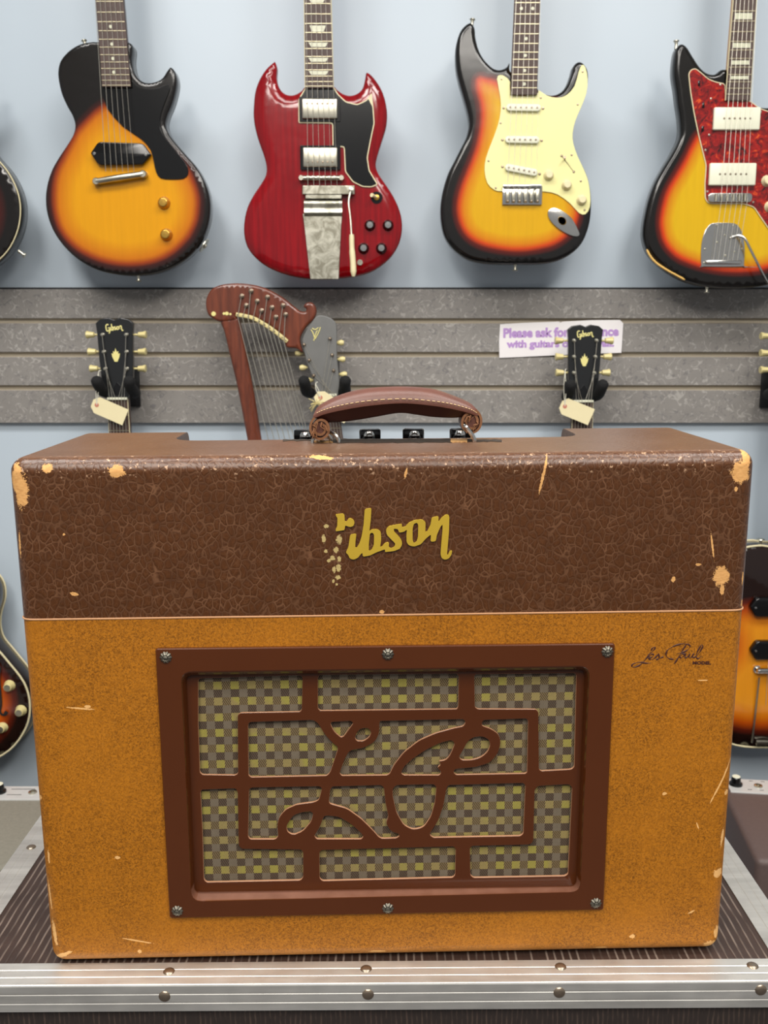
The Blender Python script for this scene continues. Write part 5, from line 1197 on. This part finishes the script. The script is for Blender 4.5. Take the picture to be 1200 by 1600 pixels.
bo = smooth_closed([(hgx + x * .68, BZ - .02 + z * .96) for x, z in ESB] + [(hgx - x * .68, BZ - .02 + z * .96) for x, z in ESB[:0:-1]], 4)
obj('body', body_mesh(bo, YH + .010, .075, rnd(.006), rings=(.002, .006), grid=.02), M['mahogany'], hg, world=True, sharp=50)
pn = e5(835, 735); hh_ = hanger(pn.x, pn.z + .01, YH, 'black foam-armed hanger holding the harp guitar headstock', half=.033, plate_z=(-.05, .05))

# --- sign on the slatwall
YS = SL - .003
E3 = lambda x, y: P(740 + x / 2.609, 440 + y / 2.609, YS)
so = [(108, 174), (200, 168), (350, 163), (354, 168), (362, 163), (480, 157), (597, 156), (610, 170), (606, 235), (602, 290), (480, 294), (300, 302), (105, 311), (104, 240)]
sp_ = P(877, 530, YS); sign = thing('notice_sign', 'white paper notice with lilac lettering stuck on the grey slats', 'sign', T(sp_))
M['paper'] = simple('white_sign_paper', (232, 228, 228), .6)
M['lilac'] = simple('lilac_print', (178, 142, 200), .6)
obj('sheet', plate([(lambda p: (p.x, p.z))(E3(*q)) for q in so], [], YS, .0012), M['paper'], sign, world=True, smooth=False)
def line(s, x0, x1, y, h, rot):
    a, b = E3(x0, y), E3(x1, y); hh = h / 2.609 / (F / 2.15)
    return text_bm(s, .02, YS - .0002, .0003, ((a.x + b.x) / 2, (a.z + b.z) / 2), width=b.x - a.x, height=hh, bold=.0010, rot=rot)
bm = line('Please ask for assistance', 121, 592, 206, 40, .016); merge(bm, line('with guitars on the wall.', 134, 573, 257, 40, .010)); obj('lettering', bm, M['lilac'], sign, world=True, smooth=False)

# --- price tags
def tag_(label, cpx, px0, px1, ang, Y, knot, wpx, hpx, name='price_tag'):
    c = P(*cpx, Y); u = wpx / 2 / (F / (Y * .99)); v = hpx / 2 / (F / (Y * .99)); r = thing(name, label, 'tag', T(c), 'manila price tags')
    R = Matrix.Rotation(ang, 3, 'Y')
    pl = [(-u, v * .45), (-u * .72, v), (u, v), (u, -v), (-u * .72, -v), (-u, -v * .45)]
    hole = [(-u * .72 + .0016 * cos(a), .0016 * sin(a)) for a in np.linspace(0, 2 * pi, 12, endpoint=False)]
    bm = plate(pl, [hole], -.0004, .0008); bm.transform(R.to_4x4()); obj('card', bm, M['paper_tag'], r, smooth=False)
    bm = BM(); lathe(bm, [(.0016, 0), (.0045, 0), (.0045, .0004), (.0016, .0004)], (-u * .72, -.0004, 0), 'y', 20); bm.transform(R.to_4x4()); obj('hole_reinforcement', bm, M['tag_hole'], r)
    hp_ = R @ Vector((-u * .72, -.001, 0)); kn = P(*knot, Y) - c
    bm = BM(); tube(bm, smooth_open([hp_, hp_ * .5 + kn * .5 + Vector((-.003, -.002, 0)), kn, kn + Vector((.004, .006, .004))], 5), .0008, 6); tube(bm, smooth_open([hp_, hp_ * .5 + kn * .5 + Vector((.002, 0, 0)), kn], 5), .0008, 6); obj('tie_string', bm, M['thread'], r)
    return r
tag_('buff price tag tied to the left black headstock', (170, 641), 0, 0, radians(24), YL - .02, (154, 582), 56, 27)
tag_('buff price tag under the black headstock by the sign', (900, 642), 0, 0, radians(22), YL - .02, (883, 580), 53, 27)
tg = tag_('buff tag knotted on the harp guitar, half behind the amplifier handle', (519, 634), 0, 0, radians(35), YH - .02, (493, 600), 62, 24)
bm = BM(); c = P(494, 632, YH - .025) - tg.location
for k in range(14):
    a = random.uniform(0, 2 * pi); d = Vector((cos(a), random.uniform(-.4, .4), sin(a))) * random.uniform(.008, .02)
    tube(bm, smooth_open([c, c + d * .5 + Vector((0, -.003, .002)), c + d], 3), .0009, 5)
obj('frayed_knot', bm, M['tuner'], tg)

# ------------------------------------------------------------------ small amplifiers standing on the floor behind the case
M['grey_tweed'] = simple('grey_beige_tolex', (128, 124, 112), .75, var=.2, vscale=180, bump=.5, bscale=420)
M['brown_tolex'] = simple('brown_grey_tolex', (92, 76, 72), .55, var=.14, vscale=160, bump=.4, bscale=600)
M['panel'] = simple('brushed_control_plate', (205, 205, 203), .4, .2, var=.08)
M['cone'] = simple('black_grille_cloth', (20, 18, 18), .85)
def back_amp(label, Mx, w, d, h, cover, pz, knobs, jacks, marks):
    r = thing('small_amplifier', label, 'amplifier', Mx)
    bm = BM(); box(bm, (-w / 2, 0, 0), (w / 2, d, h), .012, 4); obj('cabinet', bm, cover, r)
    bm = BM(); box(bm, (-w / 2 + .03, -.004, .04), (w / 2 - .03, .004, h - .05), .002); obj('speaker_cloth', bm, M['cone'], r, smooth=False)
    bm = BM(); box(bm, (-w / 2 + .014, d - pz, h - .002), (w / 2 - .014, d - .004, h + .003), .001); pn_ = obj('control_plate', bm, M['panel'], r, smooth=False)
    for x in knobs:
        bm = BM(); lathe(bm, [(.014, 0), (.0135, .004), (.0105, .006), (.009, .016), (.007, .018), (0, .018)], (x, d - pz * .5, h + .003), 'z', 24); k_ = obj('knob', bm, M['black'], pn_)
        bm = BM(); lathe(bm, [(.0085, 0), (.008, .0012), (0, .0014)], (x, d - pz * .5, h + .021), 'z', 20); obj('knob_cap', bm, M['white'], k_)
    for x in jacks:
        bm = BM(); lathe(bm, [(.0085, 0), (.0085, .003), (.0045, .004), (.004, .0005), (0, .0005)], (x, d - pz * .55, h + .003), 'z', 18); obj('jack', bm, M['nickel'], pn_)
    bm = BM()
    for x, y, wd in marks: box(bm, (x, d - pz * y, h + .0030), (x + wd, d - pz * y + .0016, h + .0034))
    if marks: obj('printed_scale', bm, M['dark'], pn_, smooth=False)
    bm = BM(); tube(bm, smooth_open([(-.09, d * .45, h - .002), (-.07, d * .45, h + .014), (0, d * .45, h + .02), (.07, d * .45, h + .014), (.09, d * .45, h - .002)], 5), .006, 8, flat=.6); obj('handle', bm, M['black'], r)
    return r
hz = .41
pl_ = top_on(Matrix(), 60, 1229, hz); pf = top_on(Matrix(), 0, 1356, hz)
back_amp('grey-beige small amplifier behind the flight case at left', T(-.93, pf.y, 0), .62, pl_.y - pf.y, hz, M['grey_tweed'], .062, (-.12, .13), (.20, .235), ((.15, .3, .05), (.22, .35, .03), (.15, .7, .03)))
Mr = T(.925, top_on(Matrix(), 1180, 1358, hz).y, 0) @ Matrix.Rotation(radians(-7), 4, 'Z')
kx = (Mr.inverted() @ top_on(Matrix(), 1154, 1237, hz)).x
back_amp('dark brown-grey small amplifier behind the flight case at right', Mr, .50, .33, hz, M['brown_tolex'], .066, (kx, kx + .16), (kx + .045,), tuple((kx + .02 + .012 * i, .82 - .62 * (i % 2), .008) for i in range(10)))
for nm in ('full',):
    m_ = bpy.data.meshes.get(nm)
    if m_: bpy.data.meshes.remove(m_)
